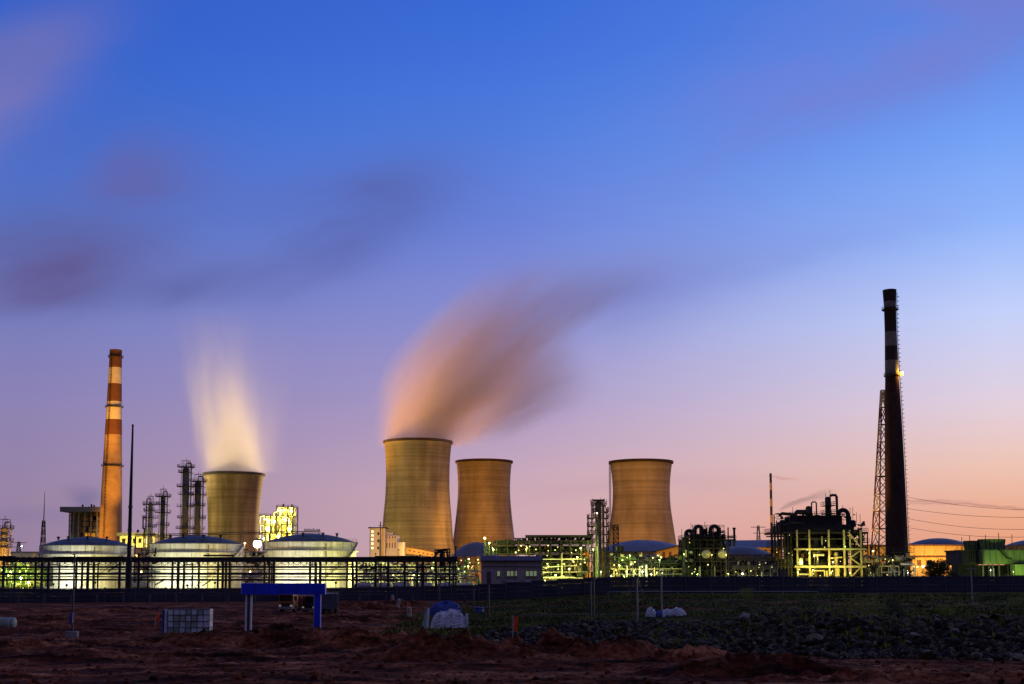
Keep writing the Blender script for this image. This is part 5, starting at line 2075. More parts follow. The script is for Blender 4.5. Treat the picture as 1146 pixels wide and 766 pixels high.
# ------------------------------------------------------------------ floodlights on towers and chimneys
def tower_flood(T, ax, dist, h, aimh, watts, col, label, cone=85):
    g = T.location
    a = math.radians(ax)
    loc = Vector((g.x + math.sin(a) * dist, g.y - math.cos(a) * dist, 0))
    loc.z = gz(loc.x, loc.y) + h
    return floodlight(loc, Vector((g.x, g.y, g.z + aimh)), watts, col, cone, label)


tower_flood(TA, -34, 130, 14, 45, 340000, OLV, 'floodlight aimed at the left side of the small steaming tower')
tower_flood(TA, 60, 90, 14, 40, 60000, SOD, 'sodium floodlight aimed at right side of the small steaming tower')
tower_flood(TA, 158, 340, 12, 108, 10500000, CRM, 'added unseen floodlight behind the small tower brightening its pale steam', 34)  # added lamp, hidden by the tower, so the steam glows from behind
tower_flood(TA, -95, 190, 12, 120, 2200000, CRM, 'added floodlight left of the small tower brightening its pale steam', 34)  # extra lamp added only to brighten this steam
tower_flood(TB, -34, 170, 14, 55, 330000, OLV, 'floodlight aimed at the left side of the tallest cooling tower')
tower_flood(TB, 42, 150, 14, 50, 210000, SOD, 'sodium floodlight aimed at right side of the tallest cooling tower')
tower_flood(TB, 196, 230, 12, 140, 2600000, SOD, 'added unseen sodium floodlight behind the tallest tower brightening its steam', 44)  # added lamp out of sight, backlights the bent plume
tower_flood(TB, -100, 200, 12, 160, 3000000, SOD, 'sodium floodlight left of the tallest tower aimed up at its steam', 36)
tower_flood(TC, 4, 180, 14, 55, 560000, SOD, 'sodium floodlight aimed at the tower beside the tallest one', 52)
tower_flood(TC, 42, 165, 14, 50, 420000, SOD, 'sodium floodlight aimed at right side of the tower beside the tallest one')
tower_flood(TD, -36, 150, 14, 48, 360000, SOD, 'sodium floodlight aimed at the front of the rightmost tower')
tower_flood(TD, 36, 140, 14, 44, 260000, SOD, 'sodium floodlight aimed at the right side of the rightmost tower')
g = G(122.3, 900)
for k, (dx_, dy_, aim, w, cone, lab) in enumerate(((-25, -70, 36, 330000, 42, 'sodium floodlight aimed at the lower shaft of the orange chimney'),
                                            (30, -80, 110, 800000, 44, 'sodium floodlight aimed at middle of the orange chimney'),
                                            (0, -110, 165, 1400000, 34, 'sodium floodlight aimed at the banded top of the orange chimney'))):
    floodlight(Vector((g.x + dx_, g.y + dy_, 16)), Vector((g.x, g.y, aim)), w, SOD, cone, lab)
g = G(993.5, 618)
floodlight(Vector((g.x - 45, g.y + 8, 12)), Vector((g.x - 6, g.y + 3, 50)), 200000, SOD, 60, 'sodium floodlight aimed at the lattice tower beside the dark chimney')
g = G(864.5, 480)
floodlight(Vector((g.x - 22, g.y - 30, 12)), Vector((g.x, g.y, 36)), 60000, SOD, 40, 'sodium floodlight aimed at the slim striped stack')


# ------------------------------------------------------------------ steam plumes
def plume(name, label, T, top, r0, box, build, dens, col=(.97, .97, .97), aniso=.2):
    m = bpy.data.materials.new(name)
    m.use_nodes = True
    t = m.node_tree
    for n in list(t.nodes):
        t.nodes.remove(n)
    L = t.links
    o = t.nodes.new('ShaderNodeOutputMaterial')
    pv = t.nodes.new('ShaderNodeVolumePrincipled')
    pv.inputs['Color'].default_value = (*col, 1)
    pv.inputs['Anisotropy'].default_value = aniso
    L.new(pv.outputs[0], o.inputs['Volume'])
    tcn = t.nodes.new('ShaderNodeTexCoord')
    sp = t.nodes.new('ShaderNodeSeparateXYZ')
    L.new(tcn.outputs['Object'], sp.inputs[0])

    def mt(op, a, b=None, clamp=False):
        n = t.nodes.new('ShaderNodeMath')
        n.operation = op
        n.use_clamp = clamp
        for i, v in enumerate((a, b)):
            if v is None:
                continue
            if isinstance(v, (int, float)):
                n.inputs[i].default_value = v
            else:
                L.new(v, n.inputs[i])
        return n.outputs[0]

    def ss(v, a, b, lo=0, hi=1):
        n = t.nodes.new('ShaderNodeMapRange')
        n.interpolation_type = 'SMOOTHSTEP'
        L.new(v, n.inputs[0])
        for i, q in enumerate((a, b, lo, hi)):
            n.inputs[i + 1].default_value = q
        return n.outputs[0]

    def noise(x, y, z, scale, det=3):
        c = t.nodes.new('ShaderNodeCombineXYZ')
        for i, q in enumerate((x, y, z)):
            L.new(q, c.inputs[i])
        n = t.nodes.new('ShaderNodeTexNoise')
        n.inputs['Scale'].default_value = scale
        n.inputs['Detail'].default_value = det
        n.inputs['Roughness'].default_value = .5
        L.new(c.outputs[0], n.inputs['Vector'])
        return n.outputs[0]
    d = build(sp.outputs[0], sp.outputs[1], sp.outputs[2], mt, ss, noise)
    L.new(mt('MULTIPLY', d, dens), pv.inputs['Density'])
    x0, x1, y0, y1, z0, z1 = box
    mb = MB().box(((x0 + x1) / 2, (y0 + y1) / 2, (z0 + z1) / 2), (x1 - x0, y1 - y0, z1 - z0))
    M[name + '_volume'] = m
    ob = mb.build(name, m, None)
    ob.location = T + Vector((0, 0, top))
    tag(ob, label, 'steam', None, 'stuff')
    return ob


def steam_a(x, y, z, mt, ss, noise):
    h = mt('MAXIMUM', z, 0)
    n = noise(mt('MULTIPLY', mt('ADD', x, mt('MULTIPLY', h, .15)), 1), y, mt('MULTIPLY', z, .22), .075, 3)
    nn = mt('SUBTRACT', n, .5)
    cx = mt('MULTIPLY', h, -.16)
    xr = mt('ADD', mt('SUBTRACT', x, cx), mt('MULTIPLY', nn, 16))
    r = mt('SQRT', mt('ADD', mt('MULTIPLY', xr, xr), mt('MULTIPLY', y, y)))
    R = mt('ADD', 22.5, mt('MULTIPLY', h, .08))
    q = mt('DIVIDE', r, R)
    body = ss(q, .45, 1.12, 1, 0)
    fade = mt('POWER', math.e, mt('MULTIPLY', mt('POWER', mt('DIVIDE', h, 40), 1.3), -1))
    end = ss(z, 105, 135, 1, 0)
    st = ss(n, .30, .62, .25, 1.0)
    up = mt('MULTIPLY', st, mt('MULTIPLY', body, mt('MULTIPLY', fade, end)))
    # thin side veil
    q2 = mt('DIVIDE', mt('SQRT', mt('ADD', mt('POWER', mt('ABSOLUTE', mt('SUBTRACT', x, 4)), 2), mt('MULTIPLY', y, y))), mt('ADD', 30, mt('MULTIPLY', h, .18)))
    veil = mt('MULTIPLY', mt('MULTIPLY', ss(q2, .3, 1.1, 1, 0), mt('POWER', math.e, mt('MULTIPLY', h, -.035))), mt('MULTIPLY', mt('MULTIPLY', st, .22), end))
    veil = mt('MULTIPLY', veil, ss(z, 0, 4))
    return mt('ADD', up, veil)


def steam_b(x, y, z, mt, ss, noise):
    h = mt('MAXIMUM', z, 0)
    # main plume bent over by the wind
    cx = mt('ADD', mt('MULTIPLY', h, .30), mt('MULTIPLY', mt('MULTIPLY', h, h), .0050))
    n = noise(mt('ADD', mt('MULTIPLY', mt('SUBTRACT', x, cx), 1.0), mt('MULTIPLY', h, .2)), y, mt('MULTIPLY', mt('ADD', z, mt('MULTIPLY', x, .6)), .16), .055, 3)
    nn = mt('SUBTRACT', n, .5)
    xr = mt('ADD', mt('SUBTRACT', x, cx), mt('MULTIPLY', nn, mt('ADD', 14, mt('MULTIPLY', h, .55))))
    R = mt('ADD', 30, mt('MULTIPLY', h, .36))
    q = mt('DIVIDE', mt('SQRT', mt('ADD', mt('MULTIPLY', xr, xr), mt('MULTIPLY', y, y))), R)
    st = ss(n, .30, .60, .20, 1.0)
    fade = mt('POWER', math.e, mt('MULTIPLY', mt('POWER', mt('DIVIDE', h, 88), 2.4), -1))
    end = ss(z, 120, 150, 1, 0)
    main = mt('MULTIPLY', mt('MULTIPLY', ss(q, .5, 1.15, 1, 0), st), mt('MULTIPLY', fade, end))
    # lower wing torn off to the right
    s_ = mt('ADD', mt('MULTIPLY', mt('SUBTRACT', x, 2), .90), mt('MULTIPLY', mt('SUBTRACT', z, 6), .436))
    w_ = mt('ADD', mt('MULTIPLY', mt('SUBTRACT', x, 2), -.436), mt('MULTIPLY', mt('SUBTRACT', z, 6), .90))
    n2 = noise(mt('MULTIPLY', s_, .25), y, w_, .075, 3)
    wr_ = mt('ADD', w_, mt('MULTIPLY', mt('SUBTRACT', n2, .5), 26))
    q2 = mt('DIVIDE', mt('SQRT', mt('ADD', mt('MULTIPLY', wr_, wr_), mt('MULTIPLY', mt('MULTIPLY', y, y), .6))), mt('ADD', 24, mt('MULTIPLY', mt('MAXIMUM', s_, 0), .14)))
    wing = mt('MULTIPLY', mt('MULTIPLY', ss(q2, .3, 1.1, 1, 0), ss(n2, .30, .6, .35, 1)), mt('MULTIPLY', ss(s_, -8, 14), ss(s_, 55, 150, 1, 0)))
    return mt('ADD', main, mt('MULTIPLY', wing, .75))


plume('steam_plume', 'pale cream steam rising straight up from the small left cooling tower', TA.location, TA_top, TA_r,
      (-52, 48, -36, 36, -3, 135), steam_a, .085)
plume('steam_plume', 'orange and mauve steam blowing right from the tallest cooling tower', TB.location, TB_top, TB_r,
      (-50, 195, -72, 72, -3, 150), steam_b, .052, (.94, .85, .88))


def smoke_c(x, y, z, mt, ss, noise):
    cz = mt('MULTIPLY', mt('POWER', mt('MAXIMUM', x, 0), .6), 1.1)
    n = noise(mt('MULTIPLY', x, .25), y, z, .5, 2)
    w = mt('ADD', mt('SUBTRACT', z, cz), mt('MULTIPLY', mt('SUBTRACT', n, .5), 2.5))
    R = mt('ADD', .9, mt('MULTIPLY', mt('MAXIMUM', x, 0), .10))
    q = mt('DIVIDE', mt('SQRT', mt('ADD', mt('MULTIPLY', w, w), mt('MULTIPLY', y, y))), R)
    return mt('MULTIPLY', ss(q, .1, 1, 1, 0), mt('MULTIPLY', ss(x, -.5, 1), ss(x, 2, 21, 1, 0)))


ob = plume('smoke_wisp', 'thin dark smoke wisp trailing right from beside the striped stack', at(872, 573, 372), 0, 1, (-1, 22, -3.5, 3.5, -2.5, 11), smoke_c, .30, (.35, .42, .45), 0)
ob['category'] = 'smoke'

# ------------------------------------------------------------------ construction site in front
# lamp post with blue box and square base
D = 118
p = G(83, D)
R = thing('lamp_post', 'grey lamp post with a blue box and square concrete foot on the red soil', 'lamp post', p)
h = Z(620, D) - p.z
bx(R, 'foot', (0, 0, .28), (1.1, 1.1, .75), 'concrete', .2)
MB().tube([(0, 0, .5), (0, 0, h)], [.12, .07], 10).build('post', 'steel_mid', R, True)
bx(R, 'control_box', (-.06, -.24, Z(691.5, D) - p.z), (.32, .26, 1.0), 'blue_tarp')
bar(R, 'lamp_arm', (0, 0, h - .1), (.0, -1.2, h + .15), .09, 'steel_mid')
bx(R, 'lamp_head', (0, -1.5, h + .18), (.3, .8, .14), 'steel_mid')
for (px, yb, yt, D, lab, arm) in [(713, 690, 647, 134, 'thin grey post at the edge of the rubble, left of white sheeted heap', 0),
                                  (740, 685, 640, 146, 'thin grey post directly behind the white sheeted heap', 0),
                                  (661, 694, 652, 128, 'left post of a close pair standing on the rubble', 0),
                                  (664.5, 692, 648, 130, 'right post of a close pair standing on the rubble', 0),
                                  (1087, 676, 635, 190, 'short lamp post with a cross arm in the grass near the right edge', 1),
                                  (547, 690, 656, 170, 'thin pale stake beyond the wrapped white bag', 0),
                                  (530, 682, 660, 195, 'thin stake beside the blue drum', 0),
                                  (492, 676, 654, 225, 'thin dark stake behind the blue tarpaulin heap', 0)]:
    p = G(px, D)
    R = thing('post', lab, 'post', p, 0, 'posts on the site')
    h = max(2.5, Z(yt, D) - p.z)
    MB().tube([(0, 0, -.3), (0, 0, h)], [.11 if D < 150 else .13, .08 if D < 150 else .11], 8).build('shaft', 'steel_light' if arm or px > 700 else 'steel_mid', R, True)
    MB().lathe([(.16, h - .1), (.16, h + .05), (.01, h + .12)], 8).build('cap', 'steel_mid', R)
    MB().box((0, 0, .05), (.5, .5, .3)).build('foot', 'concrete', R)
    if arm:
        bar(R, 'cross_arm', (-.9, 0, h - .2), (.9, 0, h - .2), .16, 'steel_light')
        bx(R, 'box', (0, -.15, 1.2), (.3, .25, .8), 'steel_light')

# blue portal
D = 121
p = G(317, D)
R = thing('blue_portal', 'bright blue site entrance portal with one bare twin post leg at left', 'portal', p)
lx = lambda px: X(px, D) - p.x
lz = lambda py: Z(py, D) - p.z
npan = 6
for k in range(npan):
    xa = lx(271.5) + (lx(365) - lx(271.5)) * k / npan
    xb = lx(271.5) + (lx(365) - lx(271.5)) * (k + 1) / npan
    bx(R, 'header_panel', ((xa + xb) / 2, .01 * (k % 2), (lz(653) + lz(665.5)) / 2), (xb - xa - .025, .8, lz(653) - lz(665.5) - .02 * (k % 2)), 'blue_paint')
bx(R, 'header_edge', (lx(271.2), 0, (lz(653.5) + lz(665)) / 2), (.06, .7, lz(653.5) - lz(665)), 'steel_pale')
zb = lz(665.6)
bx(R, 'clad_leg', (lx(356.2), 0, (zb - .6) / 2), (lx(359.6) - lx(352.8), .7, zb + .6), 'blue_paint')
bx(R, 'leg_edge', (lx(352.4), -.1, (zb - .6) / 2 + .3), (.06, .4, zb), 'steel_pale')
for px in (276.4, 281.8):
    bx(R, 'post', (lx(px), 0, (zb - .6) / 2), (.18, .18, zb + .6), 'white_paint')
for px in (276.4, 281.8, 356.2):
    bx(R, 'base_plate', (lx(px), 0, .12), (.42 if px < 300 else 1.0, .7, .06), 'steel_mid')
    for sx in (-1, 1):
        MB().lathe([(.05, .15), (.05, .25), (.01, .26)], 6, (lx(px) + sx * (.15 if px < 300 else .42), -.28, 0)).build('bolt', 'steel_light', R)
for k in range(6):
    bar(R, 'lacing', (lx(276.4) + .08, 0, .3 + k * .7), (lx(281.8) - .08, 0, .3 + k * .7), .05, 'steel_mid')
bx(R, 'mesh_infill', (lx(279.1), .05, zb / 2), (lx(281) - lx(277.2), .03, zb), 'truck_grey')

# stack of pale panels in a frame
D = 122
p = G(212, D)
R = thing('panel_crate', 'crate of pale greenish panels in a grid frame with blue sheet on left end', 'crate', p)
lx = lambda px: X(px, D) - p.x
lz = lambda py: Z(py, D) - p.z
x0, x1 = lx(191.5), lx(237.5)
z0, z1 = 0.0, lz(681.5)
nx_, nz_ = 7, 4
for i in range(nx_):
    for j in range(nz_):
        w, hh = (x1 - x0) / nx_, (z1 - z0) / nz_
        bx(R, 'panel', (x0 + (i + .5) * w, 0, z0 + (j + .5) * hh), (w - .05, 1.6 + random.uniform(-.04, .04), hh - .05), random.choice(('glass_block', 'glass_block', 'white_sheet', 'green_sheet')))
mb = None
for i in range(nx_ + 1):
    bar(R, 'upright', (x0 + i * (x1 - x0) / nx_ + random.uniform(-.04, .04), -.82, z0 - .3), (x0 + i * (x1 - x0) / nx_ + random.uniform(-.05, .05), -.82, z1 + random.uniform(.02, .12)), .055, 'truck_blue')
for j in range(nz_ + 1):
    bar(R, 'rail', (x0, -.85, z0 + j * (z1 - z0) / nz_ + random.uniform(-.04, .04)), (x1, -.85, z0 + j * (z1 - z0) / nz_ + random.uniform(-.04, .04)), .05, 'truck_blue')
for k in range(4):
    xx = lx(186 + k * 1.5)
    bx(R, 'sheet_fold', (xx, -.1 + .1 * (k % 2), (z1 - .05) / 2 - .02), (.15, 1.5, z1 - .05 - .05 * k), 'blue_tarp' if k < 2 else 'white_sheet')

# white container at the left edge
D = 132
p = G(6, D)
R = thing('site_tank', 'pale green white plastic tank lying at the left edge on the soil', 'tank', p)
bx(R, 'cradle', (0, 0, .1), (3.2, 1.3, .3), 'wood')
drum(R, 'body', (-1.8, 0, .8), (1.2, 0, .8), .62, 'green_sheet', 18)
for x in (-1.2, -.2, .8):
    MB().tube([(x - .04, 0, .8), (x + .04, 0, .8)], .65, 18).build('hoop', 'white_sheet', R)


# flags and bollards
def flag(px, yb, yt, D, label):
    p = G(px, D)
    R = thing('marker_flag', label, 'flag', p, 0, 'orange marker flags')
    h = Z(yt, D) - p.z
    MB().tube([(0, 0, -.2), (0, 0, h)], .035, 6).build('pole', 'steel_pale', R)
    mb = MB()
    n = 6
    fw, fh = .46, min(1.3, h * .62)
    vs, fs = [], []
    for i in range(n + 1):
        t = i / n
        zz = h - .03 - fh * t
        for j in range(4):
            vs.append((.035 + fw * j / 3 * (1 - .15 * t), .05 * math.sin(t * 6 + j), zz - .06 * j))
    for i in range(n):
        for j in range(3):
            a = i * 4 + j
            fs.append((a, a + 1, a + 5, a + 4))
    m = len(vs)
    vs += [(x, y + .012, z) for x, y, z in vs]
    fs += [tuple(m + q for q in reversed(f)) for f in fs]
    MB().add(vs, fs).build('cloth', 'orange_cloth', R)


flag(175.5, 703, 686, 135, 'orange marker flag left of the panel crate')
flag(574, 722, 689, 104, 'orange marker flag on a tall white stick by the rubble')
flag(456, 690, 674, 176, 'orange marker flag beside a pale bollard near the blue tarpaulin')


def bollard(px, yb, D, h, label, tilt=0):
    p = G(px, D)
    R = thing('wrapped_bollard', label, 'bollard', p, 0, 'pale wrapped bollards')
    MB().tube([(0, 0, 0), (math.sin(tilt) * h * .5, 0, h * .5), (math.sin(tilt) * h, 0, h)], [.34, .30, .27], 10).build('body', 'green_sheet', R, True)
    MB().tube([(math.sin(tilt) * h, 0, h), (math.sin(tilt) * h, 0, h + .08)], [.28, .1], 10).build('cap', 'white_sheet', R)
    MB().tube([(math.sin(tilt) * h * .6, 0, h * .55), (math.sin(tilt) * h * .66, 0, h * .66)], .335, 10).build('band', 'orange_cloth', R)


bollard(439.5, 676, 228, 1.5, 'pale bollard farthest up the red bank')
bollard(445, 684, 200, 1.5, 'pale leaning bollard in the middle of the three', .2)
bollard(458.5, 691, 172, 1.35, 'pale bollard under the orange flag')

# blue tarpaulin heap, wrapped bag, sheeted heap
def heap(px, D, w, h, d, m, name, label, cat, seed, extra=None, flat=.5):
    p = G(px, D)
    R = thing(name, label, cat, p)
    n, k = 44, 16
    rg = random.Random(seed)
    ph = [rg.uniform(0, 6.28) for _ in range(8)]
    vs, fs = [], []
    for i in range(k + 1):
        t = i / k
        for j in range(n):
            a = 2 * math.pi * j / n
            rr = max(.02, (1 - t ** 3.4) ** .42) if t < 1 else .02
            sq = (abs(math.cos(a)) ** 5 + abs(math.sin(a)) ** 5) ** -.2
            fold = 1 + .05 * math.sin(a * 7 + ph[0] + t * 3) + .045 * math.sin(a * 13 + ph[1] - t * 5) + .03 * math.sin(a * 19 + ph[2]) + rg.uniform(-.025, .025) + .10 * (1 - t) ** 4
            sag = 1 + .10 * math.sin(a * 2 + ph[3]) + .07 * math.sin(a * 3 + ph[4]) + .03 * math.sin(a * 8 + ph[5])
            zz = -.25 + (h + .25) * t * (1 - .35 * (1 - sag) * 2 * t) + rg.uniform(-.03, .03)
            vs.append((w / 2 * rr * math.cos(a) * sq * fold, d / 2 * rr * math.sin(a) * sq * fold, zz))
    for i in range(k):
        for j in range(n):
            fs.append((i * n + j, i * n + (j + 1) % n, (i + 1) * n + (j + 1) % n, (i + 1) * n + j))
    fs.append(tuple(range(k * n, k * n + n)))
    vs = [(a + rg.uniform(-.05, .05), b + rg.uniform(-.05, .05), c_ + rg.uniform(-.05, .05)) for a, b, c_ in vs]
    MB().add(vs, fs).build('cover', m, R, False)
    for k in range(5):
        a = ph[k]
        MB().box((w * .5 * math.cos(a), d * .5 * math.sin(a), .05), (.35, .25, .3), a).build('weight_stone', 'rock_pale', R)
    return R


R = heap(499, 172, 4.5, 2.1, 3.0, 'blue_tarp', 'tarpaulin_heap', 'blue tarpaulin covered heap behind the wrapped white bag', 'heap', 1)
bar(R, 'batten', (1.9, -1, 1.9), (2.5, -1, .9), .12, 'wood')
R = heap(503, 134, 3.9, 2.0, 2.2, 'white_sheet', 'wrapped_bale', 'large bale wrapped in bluish white plastic in front of the blue heap', 'bale', 3)
for x in (-1.0, .3, 1.3):
    MB().tube([(x, 1.15, 0), (x, 1.0, 1.75), (x, 0, 2.04), (x, -1.0, 1.75), (x, -1.15, 0)], .03, 5).build('strap', 'steel_mid', R)
bx(R, 'side_board', (2.05, -.3, .8), (.25, 1.3, 1.7), 'white_sheet', .1)
# leaning wrapped boards left of the bale
p = G(477.5, 130)
R = thing('leaning_boards', 'pale plastic wrapped boards leaning against a stake left of the bale', 'boards', p)
for k, (x0, x1, hh) in enumerate(((-.35, -.25, 2.0), (.0, .05, 2.3), (.2, .55, 2.5))):
    MB().bar((x0 - .1, -.3, -.2), (x1 * .4, .2, hh), .28, .06).build('board', 'green_sheet' if k < 2 else 'white_sheet', R)
bar(R, 'stake', (.05, .3, -.2), (.05, .3, 2.9), .07, 'wood')
R = heap(744, 139, 2.6, .8, 2.0, 'blue_tarp', 'sheeted_heap', 'low heap under white and blue plastic sheet on the rubble edge', 'heap', 6)
for dx_, w_, h_, m_, sd_ in ((-1.75, 1.1, 1.15, 'white_sheet', 8), (1.3, 2.2, 1.1, 'white_sheet', 9), (.1, 1.3, .95, 'white_sheet', 12)):
    q = heap(744, 139, w_, h_, 1.5, m_, 'spare', 'spare', 'heap', sd_)
    for ch in list(q.children):
        if ch.name.startswith('cover'):
            ch.parent = R
            ch.location = (dx_, -.3, 0)
        else:
            bpy.data.objects.remove(ch)
    bpy.data.objects.remove(q)
p = G(536, 178)
R = thing('blue_drum', 'squat blue drum beside a thin stake, right of the tarpaulin', 'drum', p)
MB().lathe([(.7, 0), (.74, .05), (.72, .5), (.75, .55), (.72, .6), (.72, 1.05), (.75, 1.1), (.7, 1.2), (.66, 1.18)], 18).build('body', 'blue_tarp', R, True)
MB().lathe([(.66, 1.15), (.2, 1.2), (.01, 1.2)], 18).build('lid', 'white_sheet', R)
p = G(633, 150)
R = thing('timber_stack', 'low stack of pale boards on the grass right of the orange flag', 'timber', p)
for k in range(6):
    bx(R, 'board', (random.uniform(-.3, .3) - (k % 2) * 4.0, .3 * (k % 3), .15 + .16 * (k // 2)), (4.2, .28, .1), 'wood', random.uniform(-.06, .06))


# ---- trucks parked on the site behind the portal
def wheel(R, x, y, z, r=.5):
    w = MB().tube([(x - .16, y, z), (x + .16, y, z)], r, 16).build('wheel', 'rubber', R, True)
    MB().tube([(x - .18, y, z), (x + .18, y, z)], r * .5, 12).build('rim', 'steel_mid', w)


def truck(px, D, rz, cabm, bedm, label, box=False):
    p = G(px, D)
    R = thing('truck', label, 'truck', p, rz, 'trucks parked on the site')
    # local: front faces -y
    MB().prism([(-1.2, .55), (1.2, .55), (1.2, 1.75), (1.14, 2.75), (-1.14, 2.75), (-1.2, 1.75)], 0, 1.9).build('cab', cabm, R)
    bx(R, 'windscreen', (0, -.02, 2.15), (2.05, .06, .85), 'glass_dark')
    bx(R, 'grille', (0, -.03, 1.15), (1.5, .08, .5), 'steel_dark')
    bx(R, 'bumper', (0, -.08, .68), (2.45, .25, .34), 'steel_light')
    bx(R, 'sun_visor', (0, -.12, 2.68), (2.1, .3, .1), cabm)
    for sx in (-1, 1):
        bx(R, 'headlight', (sx * .92, -.06, 1.0), (.34, .1, .26), 'headlamp')
        bx(R, 'mirror', (sx * 1.42, -.05, 2.1), (.16, .1, .5), 'steel_dark')
        bx(R, 'side_window', (sx * 1.19, .9, 2.1), (.06, .9, .7), 'glass_dark')
    bx(R, 'chassis', (0, 4.2, .8), (.9, 7.2, .3), 'steel_dark')
    if box:
        bx(R, 'cargo_box', (0, 5.0, 2.15), (2.5, 5.8, 2.3), bedm)
        for k in range(7):
            for sx in (-1, 1):
                bx(R, 'rib', (sx * 1.27, 2.4 + k * .86, 2.15), (.06, .1, 2.2), bedm)
    else:
        MB().prism([(-1.25, 1.15), (1.25, 1.15), (1.3, 2.5), (-1.3, 2.5)], 2.2, 7.8).build('dump_body', bedm, R)
        for k in range(6):
            for sx in (-1, 1):
                bx(R, 'rib', (sx * 1.31, 2.6 + k, 1.85), (.08, .16, 1.25), bedm)
        bx(R, 'canopy', (0, 1.7, 2.72), (2.4, 1.0, .12), bedm)
    for y in (1.0, 5.6, 6.9):
        for sx in (-1, 1):
            wheel(R, sx * 1.05, y, .5)
    return R


truck(320.5, 178, math.radians(-14), 'truck_orange', 'truck_red', 'orange dump truck facing the camera under the blue portal')
truck(346, 182, math.radians(-16), 'truck_blue', 'truck_red', 'dark blue truck with red body partly behind the portal leg')
truck(371, 179, math.radians(186), 'truck_blue', 'truck_grey', 'truck with a grey ribbed cargo box right of the portal', True)

# ------------------------------------------------------------------ rubble bank, grass and bushes
def rock_mesh(seed):
    rnd = random.Random(seed)
    t = (1 + 5 ** .5) / 2
    v = [(-1, t, 0), (1, t, 0), (-1, -t, 0), (1, -t, 0), (0, -1, t), (0, 1, t), (0, -1, -t), (0, 1, -t), (t, 0, -1), (t, 0, 1), (-t, 0, -1), (-t, 0, 1)]
    f = [(0, 11, 5), (0, 5, 1), (0, 1, 7), (0, 7, 10), (0, 10, 11), (1, 5, 9), (5, 11, 4), (11, 10, 2), (10, 7, 6), (7, 1, 8), (3, 9, 4), (3, 4, 2), (3, 2, 6), (3, 6, 8), (3, 8, 9), (4, 9, 5), (2, 4, 11), (6, 2, 10), (8, 6, 7), (9, 8, 1)]
    vs = [Vector(q).normalized() * rnd.uniform(.72, 1.15) for q in v]
    sx, sy, sz = rnd.uniform(.8, 1.3), rnd.uniform(.7, 1.1), rnd.uniform(.55, .9)
    return [(q.x * sx, q.y * sy, q.z * sz) for q in vs], f


RM = [rock_mesh(k) for k in range(10)]
RNP = [np.array(v) for v, f in RM]
RF = np.array(RM[0][1])
rng = np.random.RandomState(5)


def rubble_spots(n, rng):
    res_x, res_y = [], []
    while len(res_x) < n:
        x = rng.uniform(-4, 60)
        yc = float(crest_y(np.array([x]))[0])
        y = yc + rng.uniform(-14 - 5 * float(vnoise(np.array([x * .35]), np.array([2.7]))[0]), 10)
        # spread thins towards the left end and the back
        k = float(sst(-5, 6, np.array([x]))[0]) * (1 if y < yc + 3 else .45)
        if rng.rand() < k:
            res_x.append(x)
            res_y.append(y)
    return np.array(res_x), np.array(res_y)


def rocks_stuff(name, n, smin, smax, m, label, rng):
    x, y = rubble_spots(n, rng)
    z = terrain(x, y)
    sz = smin + (smax - smin) * rng.rand(n) ** 4
    V, Fc = [], []
    for i in range(n):
        base = RNP[i % 10]
        a, b = rng.rand() * 6.28, rng.rand() * 6.28
        ca_, sa_, cb, sb = math.cos(a), math.sin(a), math.cos(b), math.sin(b)
        q = base @ np.array([[ca_, -sa_, 0], [sa_, ca_, 0], [0, 0, 1]]) @ np.array([[1, 0, 0], [0, cb, -sb], [0, sb, cb]])
        V.append(q * sz[i] + np.array([x[i], y[i], z[i] + sz[i] * .2]))
        Fc.append(RF + 12 * i)
    V = np.concatenate(V)
    Fc = np.concatenate(Fc).astype(np.int32)
    me = bpy.data.meshes.new(name)
    me.vertices.add(len(V))
    me.vertices.foreach_set('co', V.astype(np.float32).ravel())
    nf = len(Fc)
    me.loops.add(nf * 3)
    me.loops.foreach_set('vertex_index', Fc.ravel())
    me.polygons.add(nf)
    me.polygons.foreach_set('loop_start', np.arange(0, nf * 3, 3, dtype=np.int32))
    me.polygons.foreach_set('loop_total', np.full(nf, 3, dtype=np.int32))
    me.update(calc_edges=True)
    me.materials.append(M[m])
    o = bpy.data.objects.new(name, me)
    COL.objects.link(o)
    tag(o, label, 'rubble', None, 'stuff')
    return o


rocks_stuff('rubble', 17000, .07, .60, 'rock', 'dark blue grey broken rock covering the long bank at right', rng)
rocks_stuff('rubble', 2200, .08, .30, 'rock_pale', 'paler stones scattered over the rock bank at right', rng)
# the bigger boulders are single things
bx_, by_ = rubble_spots(150, rng)
meshes = []
for k in range(6):
    me = bpy.data.meshes.new('boulder')
    me.from_pydata(RM[k][0], [], RM[k][1])
    me.materials.append(M['rock'] if k < 5 else M['rock_pale'])
    meshes.append(me)
for i in range(150):
    o = bpy.data.objects.new('boulder', meshes[i % 6])
    COL.objects.link(o)
    sc = .34 + .5 * rng.rand() ** 3
    o.location = (bx_[i], by_[i], gz(bx_[i], by_[i]) + sc * .25)
    o.scale = (sc * rng.uniform(.8, 1.7), sc * rng.uniform(.7, 1.1), sc * rng.uniform(.35, 1.0))
    o.rotation_euler = (rng.uniform(-.5, .5), rng.uniform(-.5, .5), rng.rand() * 6)
    tag(o, 'angular grey boulder lying among the broken rock of the bank', 'boulder', 'boulders on the rock bank')
o = bpy.data.objects.new('boulder', bpy.data.meshes.new('boulder'))
o.data.from_pydata([(a * .75, b * .6, c_ * .8) for a, b, c_ in RM[3][0]], [], RM[3][1])
o.data.materials.append(M['rock_pale'])
COL.objects.link(o)
q = G(911, 95)
o.location = q + Vector((0, 0, .25))
tag(o, 'large tan boulder low on the left part of the dark rock bank', 'boulder', 'boulders on the rock bank')
